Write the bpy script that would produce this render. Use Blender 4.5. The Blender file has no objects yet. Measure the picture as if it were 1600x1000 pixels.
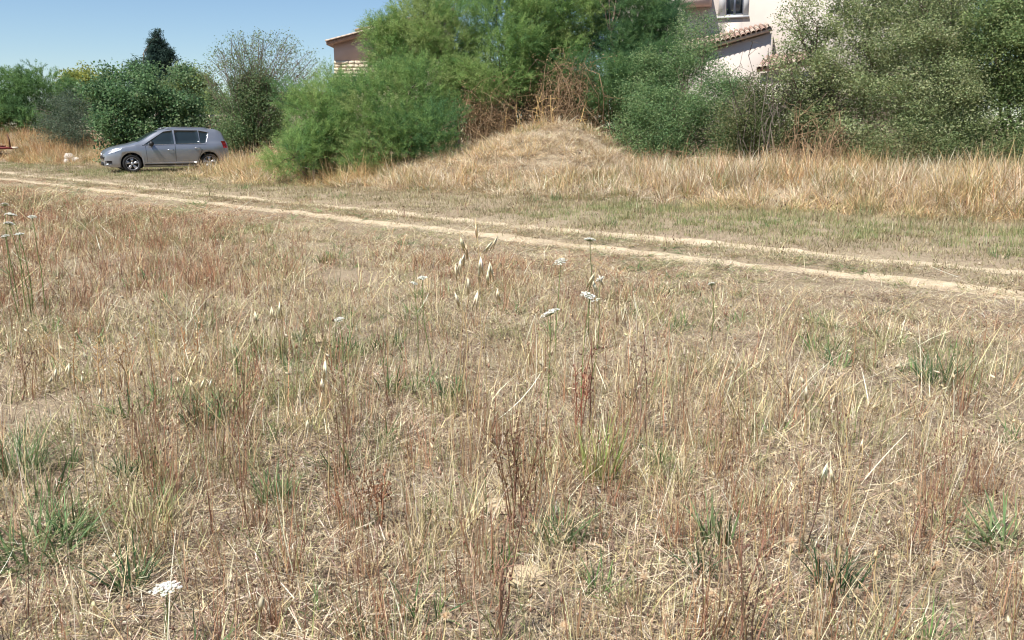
import bpy, math, random
import numpy as np
from mathutils import Vector

rng = np.random.default_rng(11)
random.seed(11)
sc = bpy.context.scene
PI = math.pi

# ------------------------------------------------------------------ camera
PITCH = math.radians(12.7)
F = 1333.0                                   # focal length in photograph pixels
CAMZ = 1.6
cam = bpy.data.cameras.new('camera')
cam.sensor_width = 36.0
cam.lens = 36.0 * F / 1600.0
cam.clip_start = 0.05
cam.clip_end = 3000.0
camo = bpy.data.objects.new('camera', cam)
sc.collection.objects.link(camo)
camo.location = (0, 0, CAMZ)
camo.rotation_euler = (PI / 2 - PITCH, 0, 0)
sc.camera = camo

# ------------------------------------------------------------------ sky, sun, exposure
SUN_EL = math.radians(58)
SUN_DIR = Vector((-0.58, -0.60, 0)).normalized() * math.cos(SUN_EL) + Vector((0, 0, math.sin(SUN_EL)))
world = bpy.data.worlds.new('World')
sc.world = world
world.use_nodes = True
wn = world.node_tree
for n in list(wn.nodes):
    wn.nodes.remove(n)
sky = wn.nodes.new('ShaderNodeTexSky')
sky.sky_type = 'NISHITA'
sky.sun_disc = False
sky.sun_elevation = SUN_EL
sky.sun_rotation = math.atan2(SUN_DIR.x, SUN_DIR.y)
sky.altitude = 100
sky.air_density = 1.0
sky.dust_density = 0.0
sky.ozone_density = 5.0
bg = wn.nodes.new('ShaderNodeBackground')
bg.inputs['Strength'].default_value = 0.078
wo = wn.nodes.new('ShaderNodeOutputWorld')
wn.links.new(sky.outputs[0], bg.inputs[0])
wn.links.new(bg.outputs[0], wo.inputs[0])

sl = bpy.data.lights.new('sun', 'SUN')
sl.energy = 4.8
sl.angle = math.radians(0.53)
sl.color = (1.0, 0.97, 0.92)
so = bpy.data.objects.new('sun', sl)
sc.collection.objects.link(so)
so.rotation_euler = (-SUN_DIR).to_track_quat('-Z', 'Y').to_euler()
so.location = (-20, -20, 40)

sc.view_settings.view_transform = 'Standard'
sc.view_settings.look = 'None'
sc.view_settings.gamma = 1.0
sc.view_settings.exposure = 0.67
sc.view_settings.use_curve_mapping = False
sc.render.engine = 'CYCLES'
sc.cycles.max_bounces = 6
sc.cycles.diffuse_bounces = 4
sc.cycles.glossy_bounces = 3
sc.cycles.transmission_bounces = 4
sc.cycles.transparent_max_bounces = 6
sc.cycles.pixel_filter_type = "BLACKMAN_HARRIS"
sc.cycles.filter_width = 1.15
sc.cycles.use_adaptive_sampling = True
sc.cycles.adaptive_threshold = 0.02
sc.cycles.caustics_reflective = False
sc.cycles.caustics_refractive = False

# ------------------------------------------------------------------ helpers
def lin(c):
    c = np.asarray(c, float) / 255.0
    return np.where(c <= 0.04045, c / 12.92, ((c + 0.055) / 1.055) ** 2.4)

def pix(x, y, Y):
    """world point at forward distance Y seen at photograph pixel (x, y); used to lay things out at real depth"""
    u = (x - 800) / F
    v = (500 - y) / F
    d = np.array([u, math.cos(PITCH) + v * math.sin(PITCH), -math.sin(PITCH) + v * math.cos(PITCH)])
    return np.array([0, 0, CAMZ]) + d * (Y / d[1])

def hashn(ix, iy, seed):
    n = (ix.astype(np.int64) * 374761393 + iy.astype(np.int64) * 668265263 + seed * 974711) & 0x7fffffff
    n = ((n ^ (n >> 13)) * 1274126177) & 0x7fffffff
    n = (n ^ (n >> 16)) & 0x7fffffff
    return n / float(0x7fffffff)

def vnoise(x, y, seed=0):
    x = np.asarray(x, float); y = np.asarray(y, float)
    ix = np.floor(x); iy = np.floor(y)
    fx = x - ix; fy = y - iy
    fx = fx * fx * (3 - 2 * fx); fy = fy * fy * (3 - 2 * fy)
    a = hashn(ix, iy, seed); b = hashn(ix + 1, iy, seed)
    c = hashn(ix, iy + 1, seed); d = hashn(ix + 1, iy + 1, seed)
    return (a * (1 - fx) + b * fx) * (1 - fy) + (c * (1 - fx) + d * fx) * fy

def fnoise(x, y, seed=0):
    return (vnoise(x, y, seed) * 0.55 + vnoise(x * 2.1, y * 2.1, seed + 5) * 0.3 + vnoise(x * 4.3, y * 4.3, seed + 9) * 0.15)

def sstep(a, b, x):
    t = np.clip((x - a) / (b - a), 0, 1)
    return t * t * (3 - 2 * t)

# track frame: tt runs along the track (to far left), s across it (away from the camera)
TD = np.array([-0.735, 0.678]); TN = np.array([0.678, 0.735])
def rut_c(k, t):
    return np.interp(t, [1.9, 9.0], [9.54, 9.42]) if k == 0 else np.interp(t, [1.9, 9.0], [11.12, 10.72])
def trk(x, y):
    return TD[0] * x + TD[1] * y, TN[0] * x + TN[1] * y

TOE_T = [-10, 0, 6, 11.4, 15, 17.5, 21.2, 23.5, 26, 28.6, 30.2, 35, 37.5, 42, 46, 60]
TOE_S = [18.2, 17.1, 16.0, 15.2, 14.4, 13.7, 13.4, 13.0, 13.4, 14.2, 18.2, 18.5, 15.2, 13.7, 13.2, 13]
def toe(t):
    return np.interp(t, TOE_T, TOE_S)
MX, MY = 1.35, 25.4
def mound(x, y):
    dx = (x - MX); dy = (y - MY)
    sx = np.where(dx < 0, 2.15, 1.35)
    e = (dx / sx) ** 2 + (dy / 1.9) ** 2
    lump = fnoise(x * 0.55 + 4, y * 0.55, 66) - 0.5 + 0.5 * (fnoise(x * 1.5, y * 1.5, 67) - 0.5)
    g = np.exp(-0.5 * e ** 0.95)
    return 1.30 * g + 0.46 * lump * np.exp(-0.5 * (e / 2.2) ** 1.5)

def height(x, y):
    x = np.asarray(x, float); y = np.asarray(y, float)
    t, s = trk(x, y)
    z = 0.05 * (fnoise(x * 0.45, y * 0.45, 3) - 0.5) + 0.028 * (fnoise(x * 2.3, y * 2.3, 8) - 0.5)
    near = np.exp(-(np.hypot(x, y) / 30.0) ** 4)
    z = z * (0.3 + 0.7 * near)
    for k in (0, 1):
        z = z - 0.05 * np.exp(-((s - rut_c(k, t)) / 0.27) ** 2)
    d = s - toe(t)
    z = z + (0.34 + 0.22 * sstep(14, 8, t)) * sstep(0.2, 3.2, d) * (1 - 0.8 * sstep(28, 30, t) * (1 - sstep(36, 42, t)))
    z = z + mound(x, y)
    z = z + 1.05 * np.exp(-(((x + 29) / 7.5) ** 2 + ((y - 44.5) / 3.4) ** 2))
    return z

def hz(x, y):
    return float(height(np.array([x]), np.array([y]))[0])

def np_mesh(name, V, faces, mats, col=None, smooth=False, midx=None):
    """faces: list of (n,k) index arrays"""
    me = bpy.data.meshes.new(name)
    V = np.ascontiguousarray(V, dtype=np.float32)
    me.vertices.add(len(V)); me.vertices.foreach_set('co', V.ravel())
    faces = [np.asarray(f, dtype=np.int32) for f in faces if len(f)]
    if faces:
        loops = np.concatenate([f.ravel() for f in faces])
        sizes = np.concatenate([np.full(len(f), f.shape[1], np.int32) for f in faces])
        starts = np.concatenate([[0], np.cumsum(sizes)[:-1]]).astype(np.int32)
        me.loops.add(len(loops)); me.loops.foreach_set('vertex_index', loops)
        me.polygons.add(len(sizes))
        me.polygons.foreach_set('loop_start', starts)
        me.polygons.foreach_set('loop_total', sizes)
        if smooth:
            me.polygons.foreach_set('use_smooth', np.ones(len(sizes), bool))
        if midx is not None:
            me.polygons.foreach_set('material_index', np.asarray(midx, np.int32))
    if col is not None:
        a = me.attributes.new('col', 'FLOAT_COLOR', 'POINT')
        c4 = np.ones((len(V), 4), np.float32); c4[:, :3] = col
        a.data.foreach_set('color', c4.ravel())
    for m in (mats if isinstance(mats, (list, tuple)) else [mats]):
        me.materials.append(m)
    me.update(calc_edges=True)
    me.validate()
    return me

COL = sc.collection
def obj(name, me, parent=None, loc=(0, 0, 0), rot=(0, 0, 0)):
    o = bpy.data.objects.new(name, me)
    COL.objects.link(o)
    o.location = loc; o.rotation_euler = rot
    if parent is not None:
        o.parent = parent
    return o

def tag(o, label=None, cat=None, group=None, kind=None):
    if label: o['label'] = label
    if cat: o['category'] = cat
    if group: o['group'] = group
    if kind: o['kind'] = kind
    return o

def thing(name, label, cat, loc, rotz=0.0, group=None):
    o = bpy.data.objects.new(name, None)
    o.empty_display_size = 0.1
    COL.objects.link(o)
    o.location = loc; o.rotation_euler = (0, 0, rotz)
    return tag(o, label, cat, group)

class MB:
    """collects shapes of one part"""
    def __init__(s): s.v = []; s.q = []; s.t = []; s.n = 0; s.c = []
    def add(s, V, quads=(), tris=(), col=None):
        V = np.asarray(V, float).reshape(-1, 3)
        s.v.append(V)
        if len(quads): s.q.append(np.asarray(quads, int).reshape(-1, 4) + s.n)
        if len(tris): s.t.append(np.asarray(tris, int).reshape(-1, 3) + s.n)
        if col is not None:
            c = np.asarray(col, float)
            s.c.append(np.broadcast_to(c, (len(V), 3)) if c.ndim == 1 else c)
        s.n += len(V)
        return s
    def box(s, x0, x1, y0, y1, z0, z1, col=None, jit=0):
        V = np.array([[x, y, z] for z in (z0, z1) for y in (y0, y1) for x in (x0, x1)], float)
        if jit: V = V + rng.uniform(-jit, jit, V.shape)
        return s.add(V, [[0, 2, 3, 1], [4, 5, 7, 6], [0, 1, 5, 4], [2, 6, 7, 3], [0, 4, 6, 2], [1, 3, 7, 5]], col=col)
    def tube(s, P, R, k=5, col=None, cap=True):
        P = np.asarray(P, float); n = len(P)
        R = np.broadcast_to(np.asarray(R, float), (n,))
        T = np.gradient(P, axis=0)
        T = T / (np.linalg.norm(T, axis=1, keepdims=True) + 1e-9)
        ref = np.where(np.abs(T[:, 2:3]) < 0.9, np.array([[0, 0, 1.0]]), np.array([[1.0, 0, 0]]))
        A = np.cross(T, ref); A /= (np.linalg.norm(A, axis=1, keepdims=True) + 1e-9)
        B = np.cross(T, A)
        a = np.linspace(0, 2 * PI, k, endpoint=False)
        V = P[:, None, :] + R[:, None, None] * (np.cos(a)[None, :, None] * A[:, None, :] + np.sin(a)[None, :, None] * B[:, None, :])
        i = np.arange(n - 1)[:, None] * k; j = np.arange(k)[None, :]; j2 = (j + 1) % k
        q = np.stack([i + j, i + j2, i + k + j2, i + k + j], -1).reshape(-1, 4)
        tr = []
        if cap:
            e = (n - 1) * k
            for m in range(1, k - 1): tr += [[e, e + m, e + m + 1], [0, m + 1, m]]
        return s.add(V.reshape(-1, 3), q, tr, col)
    def ell(s, c, r, nu=8, nv=5, col=None):
        V = [[c[0], c[1], c[2] - r[2]]]
        for i in range(1, nv):
            th = PI * i / nv
            for j in range(nu):
                ph = 2 * PI * j / nu
                V.append([c[0] + r[0] * math.sin(th) * math.cos(ph), c[1] + r[1] * math.sin(th) * math.sin(ph), c[2] - r[2] * math.cos(th)])
        V.append([c[0], c[1], c[2] + r[2]])
        q = []; t = []
        for j in range(nu):
            t.append([0, 1 + (j + 1) % nu, 1 + j])
            e = 1 + (nv - 2) * nu
            t.append([len(V) - 1, e + j, e + (j + 1) % nu])
        for i in range(nv - 2):
            for j in range(nu):
                q.append([1 + i * nu + j, 1 + i * nu + (j + 1) % nu, 1 + (i + 1) * nu + (j + 1) % nu, 1 + (i + 1) * nu + j])
        return s.add(V, q, t, col)
    def mesh(s, name, mat, smooth=False):
        f = []
        if s.q: f.append(np.concatenate(s.q))
        if s.t: f.append(np.concatenate(s.t))
        return np_mesh(name, np.concatenate(s.v), f, mat, np.concatenate(s.c) if s.c else None, smooth)
    def build(s, name, mat, parent=None, smooth=False, loc=(0, 0, 0), rot=(0, 0, 0)):
        return obj(name, s.mesh(name, mat, smooth), parent, loc, rot)

# ------------------------------------------------------------------ materials
def new_mat(name):
    m = bpy.data.materials.new(name)
    m.use_nodes = True
    nt = m.node_tree
    for n in list(nt.nodes): nt.nodes.remove(n)
    out = nt.nodes.new('ShaderNodeOutputMaterial')
    return m, nt, out

def pbsdf(nt, rough=0.6, spec=0.3, metal=0.0):
    b = nt.nodes.new('ShaderNodeBsdfPrincipled')
    b.inputs['Roughness'].default_value = rough
    b.inputs['Metallic'].default_value = metal
    b.inputs['Specular IOR Level'].default_value = spec
    return b

def plain(name, rgb, rough=0.6, metal=0.0, spec=0.4, var=0.12, scale=6.0, bump=0.0, coat=0.0):
    m, nt, out = new_mat(name)
    b = pbsdf(nt, rough, spec, metal)
    b.inputs['Coat Weight'].default_value = coat
    tc = nt.nodes.new('ShaderNodeTexCoord')
    nz = nt.nodes.new('ShaderNodeTexNoise'); nz.inputs['Scale'].default_value = scale; nz.inputs['Detail'].default_value = 6
    nt.links.new(tc.outputs['Object'], nz.inputs['Vector'])
    r = nt.nodes.new('ShaderNodeValToRGB')
    c = np.asarray(rgb)
    r.color_ramp.elements[0].color = (*np.clip(c * (1 - var), 0, 1), 1); r.color_ramp.elements[0].position = 0.3
    r.color_ramp.elements[1].color = (*np.clip(c * (1 + var), 0, 1), 1); r.color_ramp.elements[1].position = 0.7
    nt.links.new(nz.outputs['Fac'], r.inputs[0]); nt.links.new(r.outputs[0], b.inputs['Base Color'])
    if bump:
        bp = nt.nodes.new('ShaderNodeBump'); bp.inputs['Strength'].default_value = bump; bp.inputs['Distance'].default_value = 0.02
        nt.links.new(nz.outputs['Fac'], bp.inputs['Height']); nt.links.new(bp.outputs[0], b.inputs['Normal'])
    nt.links.new(b.outputs[0], out.inputs[0])
    return m

def plant_mat(name, trans=0.3, rough=0.65, spec=0.25, vr=0.25):
    """own colour of each blade or leaf comes from 'col'; every plant differs a little in brightness"""
    m, nt, out = new_mat(name)
    at = nt.nodes.new('ShaderNodeAttribute'); at.attribute_name = 'col'
    oi = nt.nodes.new('ShaderNodeObjectInfo')
    mr = nt.nodes.new('ShaderNodeMapRange')
    mr.inputs['To Min'].default_value = 1 - vr; mr.inputs['To Max'].default_value = 1 + vr
    nt.links.new(oi.outputs['Random'], mr.inputs['Value'])
    mx = nt.nodes.new('ShaderNodeVectorMath'); mx.operation = 'SCALE'
    nt.links.new(at.outputs['Color'], mx.inputs[0]); nt.links.new(mr.outputs[0], mx.inputs['Scale'])
    b = pbsdf(nt, rough, spec)
    nt.links.new(mx.outputs[0], b.inputs['Base Color'])
    tr = nt.nodes.new('ShaderNodeBsdfTranslucent')
    nt.links.new(mx.outputs[0], tr.inputs['Color'])
    ms = nt.nodes.new('ShaderNodeMixShader'); ms.inputs[0].default_value = trans
    nt.links.new(b.outputs[0], ms.inputs[1]); nt.links.new(tr.outputs[0], ms.inputs[2])
    nt.links.new(ms.outputs[0], out.inputs[0])
    return m

M = {}
M['dry'] = plant_mat('dry_grass', 0.15, 0.55, 0.25, 0.28)
M['green'] = plant_mat('green_blade', 0.3, 0.6, 0.3, 0.2)
M['leaf'] = plant_mat('leaf', 0.42, 0.6, 0.14, 0.06)
M['feather'] = plant_mat('feathery_foliage', 0.5, 0.7, 0.12, 0.05)
M['petal'] = plant_mat('petal', 0.25, 0.6, 0.2, 0.05)
M['husk'] = plant_mat('papery_husk', 0.2, 0.6, 0.2, 0.05)
M['bark'] = plain('bark', lin((118, 104, 92)), 0.9, spec=0.1, var=0.4, scale=14, bump=0.5)
M['twig'] = plain('dead_twig', lin((150, 125, 98)), 0.85, spec=0.1, var=0.35, scale=9)
M['greytwig'] = plain('grey_twig', lin((116, 106, 96)), 0.9, spec=0.1, var=0.35, scale=9)
M['darktwig'] = plain('dark_twig', lin((146, 122, 96)), 0.9, spec=0.1, var=0.4, scale=9)

# ground: dry litter over pinkish soil
def ground_mat():
    m, nt, out = new_mat('dry_litter_soil')
    b = pbsdf(nt, 0.95, 0.05)
    tc = nt.nodes.new('ShaderNodeTexCoord')
    def noise(scale, det=8, rough=0.6):
        n = nt.nodes.new('ShaderNodeTexNoise'); n.inputs['Scale'].default_value = scale
        n.inputs['Detail'].default_value = det; n.inputs['Roughness'].default_value = rough
        nt.links.new(tc.outputs['Object'], n.inputs['Vector']); return n
    n1 = noise(0.5); n2 = noise(9, 10, 0.75); n3 = noise(60, 6, 0.7)
    r1 = nt.nodes.new('ShaderNodeValToRGB')
    cr = r1.color_ramp
    cr.elements[0].position = 0.30; cr.elements[0].color = (*lin((122, 102, 88)), 1)
    cr.elements[1].position = 0.72; cr.elements[1].color = (*lin((206, 186, 158)), 1)
    e = cr.elements.new(0.45); e.color = (*lin((163, 143, 120)), 1)
    e = cr.elements.new(0.58); e.color = (*lin((181, 162, 136)), 1)
    nt.links.new(n2.outputs['Fac'], r1.inputs[0])
    r2 = nt.nodes.new('ShaderNodeValToRGB')
    r2.color_ramp.elements[0].position = 0.35; r2.color_ramp.elements[0].color = (*lin((167, 150, 127)), 1)
    r2.color_ramp.elements[1].position = 0.65; r2.color_ramp.elements[1].color = (*lin((178, 168, 138)), 1)
    nt.links.new(n1.outputs['Fac'], r2.inputs[0])
    mx = nt.nodes.new('ShaderNodeMix'); mx.data_type = 'RGBA'; mx.inputs[0].default_value = 0.35
    nt.links.new(r1.outputs[0], mx.inputs[6]); nt.links.new(r2.outputs[0], mx.inputs[7])
    r3 = nt.nodes.new('ShaderNodeValToRGB')
    r3.color_ramp.elements[0].position = 0.36; r3.color_ramp.elements[0].color = (0.45, 0.42, 0.40, 1)
    r3.color_ramp.elements[1].position = 0.55; r3.color_ramp.elements[1].color = (1, 1, 1, 1)
    nt.links.new(n3.outputs['Fac'], r3.inputs[0])
    mu = nt.nodes.new('ShaderNodeMix'); mu.data_type = 'RGBA'; mu.blend_type = 'MULTIPLY'; mu.inputs[0].default_value = 0.7
    nt.links.new(mx.outputs[2], mu.inputs[6]); nt.links.new(r3.outputs[0], mu.inputs[7])
    nt.links.new(mu.outputs[2], b.inputs['Base Color'])
    bp = nt.nodes.new('ShaderNodeBump'); bp.inputs['Strength'].default_value = 0.8; bp.inputs['Distance'].default_value = 0.03
    nt.links.new(n3.outputs['Fac'], bp.inputs['Height']); nt.links.new(bp.outputs[0], b.inputs['Normal'])
    nt.links.new(b.outputs[0], out.inputs[0])
    return m
M['ground'] = ground_mat()
M['rut'] = plain('pale_track_dust', lin((190, 172, 145)), 0.95, spec=0.05, var=0.18, scale=3.5, bump=0.6)
M['sand'] = plain('sandy_soil', lin((194, 174, 144)), 0.95, spec=0.05, var=0.15, scale=30, bump=0.6)

# ------------------------------------------------------------------ ground sheet
def build_ground():
    def axis(a, b, step, far):
        core = np.arange(a, b + 1e-6, step)
        g = [core[-1]]; d = step
        while g[-1] < far: d *= 1.35; g.append(g[-1] + d)
        l = [core[0]]; d = step
        while l[-1] > -far: d *= 1.35; l.append(l[-1] - d)
        return np.concatenate([np.array(l[1:])[::-1], core, np.array(g[1:])])
    xs = axis(-32, 24, 0.19, 900); ys = axis(0.5, 36, 0.19, 900)
    X, Y = np.meshgrid(xs, ys)
    Z = height(X.ravel(), Y.ravel())
    V = np.stack([X.ravel(), Y.ravel(), Z], -1)
    nx, ny = len(xs), len(ys)
    i = (np.arange(ny - 1)[:, None] * nx + np.arange(nx - 1)[None, :]).ravel()
    q = np.stack([i, i + 1, i + nx + 1, i + nx], -1)
    o = obj('ground', np_mesh('ground', V, [q], M['ground'], smooth=True))
    tag(o, kind='structure')
    # the dirt track: two bare wheel ruts with ragged edges
    o = None
    mb = MB()
    for k in (0, 1):
        tv = np.arange(-22, 75, 0.12); c = rut_c(k, tv)
        wob = 0.08 * (fnoise(tv * 0.25, tv * 0 + k, 21) - 0.5) * 2
        wl = 0.15 + 0.2 * fnoise(tv * 0.9, tv * 0 + 7 * k, 31) + 0.13 * (vnoise(tv * 3.2, tv * 0 + 3 * k, 33) - 0.5)
        wr = 0.15 + 0.2 * fnoise(tv * 0.9, tv * 0 + 7 * k + 50, 31) + 0.13 * (vnoise(tv * 3.2, tv * 0 + 3 * k + 9, 33) - 0.5)
        rows = []
        for f in np.linspace(-1, 1, 7):
            s = c + wob + np.where(f < 0, f * wl, f * wr)
            x = TD[0] * tv + TN[0] * s; y = TD[1] * tv + TN[1] * s
            rows.append(np.stack([x, y, height(x, y) + 0.012 - (0.018 if abs(f) > 0.99 else 0)], -1))
        V = np.stack(rows, 1); n = len(tv)
        i = (np.arange(n - 1)[:, None] * 7 + np.arange(6)[None, :]).ravel()
        mb.add(V.reshape(-1, 3), np.stack([i, i + 7, i + 8, i + 1], -1))
    tag(mb.build('dirt_track', M['rut'], smooth=True), kind='structure')
build_ground()

# ------------------------------------------------------------------ blades and clumps
def ribbons(base, phi, th0, kap, L, w, nseg, col, taper=1.0, beta=None):
    N = len(L)
    tm = (np.arange(nseg) + 0.5) / nseg
    th = th0[:, None] + kap[:, None] * tm[None, :]
    st = (L[:, None] / nseg)[..., None] * np.stack([np.sin(th) * np.cos(phi)[:, None], np.sin(th) * np.sin(phi)[:, None], np.cos(th)], -1)
    P = np.concatenate([base[:, None, :], base[:, None, :] + np.cumsum(st, 1)], 1)
    if beta is None:
        beta = phi + PI / 2 + rng.uniform(-0.9, 0.9, N)
    W = np.stack([np.cos(beta), np.sin(beta), np.zeros(N)], -1)
    t = np.linspace(0, 1, nseg + 1)
    wt = (1 - t ** 2 * taper * 0.92)
    off = 0.5 * w[:, None, None] * wt[None, :, None] * W[:, None, :]
    V = np.stack([P - off, P + off], 2)                # N, n+1, 2, 3
    n1 = (nseg + 1) * 2
    b = (np.arange(N) * n1)[:, None] + (np.arange(nseg) * 2)[None, :]
    q = np.stack([b, b + 1, b + 3, b + 2], -1).reshape(-1, 4)
    C = np.repeat(col, n1, 0)
    return V.reshape(-1, 3), q, C, P[:, -1, :], P[:, -1, :] - P[:, -2, :]

def pal(cols, n, jit=0.12, weights=None):
    c = np.array([lin(x) for x in cols])
    k = rng.choice(len(c), n, p=weights)
    return np.clip(0.93 * c[k] * (1 + rng.normal(0, jit, (n, 1))) * (1 + rng.normal(0, 0.04, (n, 3))), 0.005, 0.9)

STRAW = [(228, 210, 170), (212, 192, 148), (192, 170, 128), (240, 228, 198), (166, 142, 106), (222, 206, 160)]
BROWN = [(166, 130, 106), (148, 112, 92), (178, 148, 120), (130, 102, 86), (172, 132, 110), (190, 164, 134)]
REDBR = [(170, 124, 94), (146, 104, 80), (182, 144, 108), (118, 86, 70), (176, 128, 98), (196, 164, 126)]
LITTER = [(212, 192, 164), (180, 156, 132), (154, 130, 112), (228, 212, 186), (190, 164, 140), (118, 96, 82), (204, 184, 148), (92, 74, 64)]
OLIVE = [(154, 154, 102), (136, 142, 90), (172, 166, 118), (184, 174, 130), (116, 128, 80), (164, 164, 114)]
GREEN = [(108, 136, 80), (92, 122, 72), (126, 150, 94), (142, 156, 102), (84, 112, 70)]
MIX = STRAW + BROWN + LITTER
GOLD = [(222, 196, 148), (210, 178, 128), (230, 208, 166), (196, 162, 116), (216, 192, 148)]
GREYST = [(228, 212, 180), (214, 194, 162), (198, 176, 146), (236, 224, 196), (180, 158, 130)]
VERGE = [(168, 152, 118), (150, 136, 104), (180, 164, 130), (136, 128, 94), (158, 152, 108), (188, 172, 138)]
RUSTY = [(198, 156, 112), (184, 138, 98), (208, 172, 124), (168, 124, 92)]

def clump(name, N, R, L, th, kap, w, cols, nseg=3, mat='dry', heads=0.0, headcol=((104, 78, 62),), headlen=(0.015, 0.03), taper=1.0, z=0.0, leafs=0):
    a = rng.uniform(0, 2 * PI, N); r = R * np.sqrt(rng.uniform(0, 1, N))
    base = np.stack([r * np.cos(a), r * np.sin(a), np.full(N, -0.01) + rng.uniform(0, z + 1e-6, N)], -1)
    phi = a + rng.normal(0, 0.9, N)
    Lv = rng.uniform(*L, N); wv = rng.uniform(*w, N)
    V, q, C, tip, d = ribbons(base, phi, np.abs(rng.normal(th[0], th[1], N)), rng.normal(kap[0], kap[1], N), Lv, wv, nseg, pal(cols, N), taper)
    mb = MB().add(V, q, col=C)
    if heads:
        hc = pal(headcol, N)
        for i in np.where(rng.uniform(size=N) < heads)[0]:
            hl = rng.uniform(*headlen); dd = d[i] / np.linalg.norm(d[i])
            p0 = tip[i] - dd * hl * 0.3; rr = hl * rng.uniform(0.16, 0.24)
            a1 = np.cross(dd, [0.3, 0.9, 0.1]); a1 /= np.linalg.norm(a1); a2 = np.cross(dd, a1)
            ring = [p0 + dd * hl * 0.45 + rr * (math.cos(k * 2.094) * a1 + math.sin(k * 2.094) * a2) for k in range(3)]
            mb.add([p0, *ring, p0 + dd * hl], tris=[[0, 2, 1], [0, 3, 2], [0, 1, 3], [4, 1, 2], [4, 2, 3], [4, 3, 1]], col=hc[i])
    if leafs:
        for _ in range(leafs):
            i = rng.integers(N); f = rng.uniform(0.2, 0.9)
            p = base[i] * (1 - f) + tip[i] * f
            an = rng.uniform(0, 2 * PI); ll = rng.uniform(0.008, 0.022); ww = ll * 0.2
            dv = np.array([math.cos(an), math.sin(an), rng.uniform(0, 0.8)]) * ll
            sv = np.array([-math.sin(an), math.cos(an), 0]) * ww
            mb.add([p, p + dv * .5 + sv, p + dv, p + dv * .5 - sv], [[0, 1, 2, 3]], col=pal(cols, 1)[0])
    return mb.mesh(name, M[mat])

def scatter(name, label, meshes, P, idx, rot, scl, cat='dry grass'):
    """one mass of small plants nobody could count: instances of a few clumps on given points"""
    col = bpy.data.collections.new(name + '_kinds')
    for k, me in enumerate(meshes):
        o = bpy.data.objects.new('%s_kind_%02d' % (name, k), me)
        col.objects.link(o)
    me = bpy.data.meshes.new(name)
    n = len(P)
    me.vertices.add(n); me.vertices.foreach_set('co', np.ascontiguousarray(P, np.float32).ravel())
    for an, ty, data in (('rotv', 'FLOAT_VECTOR', rot), ('sclv', 'FLOAT_VECTOR', scl)):
        a = me.attributes.new(an, ty, 'POINT'); a.data.foreach_set('vector', np.ascontiguousarray(data, np.float32).ravel())
    a = me.attributes.new('kindv', 'INT', 'POINT'); a.data.foreach_set('value', np.ascontiguousarray(idx, np.int32))
    ng = bpy.data.node_groups.new(name + '_scatter', 'GeometryNodeTree')
    ng.interface.new_socket('Geometry', in_out='INPUT', socket_type='NodeSocketGeometry')
    ng.interface.new_socket('Geometry', in_out='OUTPUT', socket_type='NodeSocketGeometry')
    gi = ng.nodes.new('NodeGroupInput'); go = ng.nodes.new('NodeGroupOutput')
    ip = ng.nodes.new('GeometryNodeInstanceOnPoints')
    ci = ng.nodes.new('GeometryNodeCollectionInfo'); ci.inputs['Collection'].default_value = col
    ci.inputs['Separate Children'].default_value = True; ci.inputs['Reset Children'].default_value = True
    def attr(an, ty):
        nd = ng.nodes.new('GeometryNodeInputNamedAttribute'); nd.data_type = ty
        nd.inputs['Name'].default_value = an
        return [s for s in nd.outputs if s.enabled and s.name == 'Attribute'][0]
    ng.links.new(gi.outputs[0], ip.inputs['Points'])
    ng.links.new(ci.outputs[0], ip.inputs['Instance'])
    ip.inputs['Pick Instance'].default_value = True
    ng.links.new(attr('kindv', 'INT'), ip.inputs['Instance Index'])
    er = ng.nodes.new('FunctionNodeEulerToRotation')
    ng.links.new(attr('rotv', 'FLOAT_VECTOR'), er.inputs[0])
    ng.links.new(er.outputs[0], ip.inputs['Rotation'])
    ng.links.new(attr('sclv', 'FLOAT_VECTOR'), ip.inputs['Scale'])
    ng.links.new(ip.outputs[0], go.inputs[0])
    o = obj(name, me)
    md = o.modifiers.new('scatter', 'NODES'); md.node_group = ng
    tag(o, label, cat, kind='stuff')
    return o

def rots(n, tilt=0.12):
    return np.stack([rng.normal(0, tilt, n), rng.normal(0, tilt, n), rng.uniform(0, 2 * PI, n)], -1)

def wedge(r0, r1, dens, half=math.radians(42)):
    n = int(dens * half * (r1 * r1 - r0 * r0))
    r = np.sqrt(rng.uniform(r0 * r0, r1 * r1, n)); a = rng.uniform(-half, half, n)
    return r * np.sin(a), r * np.cos(a)

def rutmask(x, y, extra=0.0):
    t, s = trk(x, y)
    j = rng.normal(0, 0.08, len(x))
    w = 0.27 + extra
    inrut = (np.abs(s - rut_c(0, t) + j) < w) | (np.abs(s - rut_c(1, t) + j) < w)
    patch = (fnoise(x * 1.1, y * 1.1, 83) > 0.65) & (rng.uniform(size=len(x)) < 0.6)
    return ~inrut | patch

# spots kept clear of the mass: bare heaps and the tufts that are things of their own
def ground_at(px, py):
    Y = CAMZ / math.tan(PITCH - math.atan((500 - py) / F)); c = pix(px, py, Y); return c[0], c[1]
CLEAR = [(*ground_at(780, 795), 0.11), (*ground_at(825, 908), 0.10), (*ground_at(500, 527), 0.16), (*ground_at(545, 430), 0.5), (*ground_at(1150, 545), 0.45), (*ground_at(95, 640), 0.28), (*ground_at(60, 930), 0.22), (*ground_at(300, 960), 0.16), (*ground_at(1250, 720), 0.18), (*ground_at(1540, 880), 0.16)]
for a_, b_, Y_, r_ in ((18, 630, 3.75, .16), (45, 820, 2.95, .2), (425, 705, 3.5, .10), (1122, 790, 3.05, .09), (1575, 790, 3.05, .11), (940, 650, 3.7, .1), (190, 655, 3.7, .08), (1310, 875, 2.75, .08)):
    c_ = pix(a_, b_, Y_); CLEAR.append((c_[0], c_[1], r_))
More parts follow.
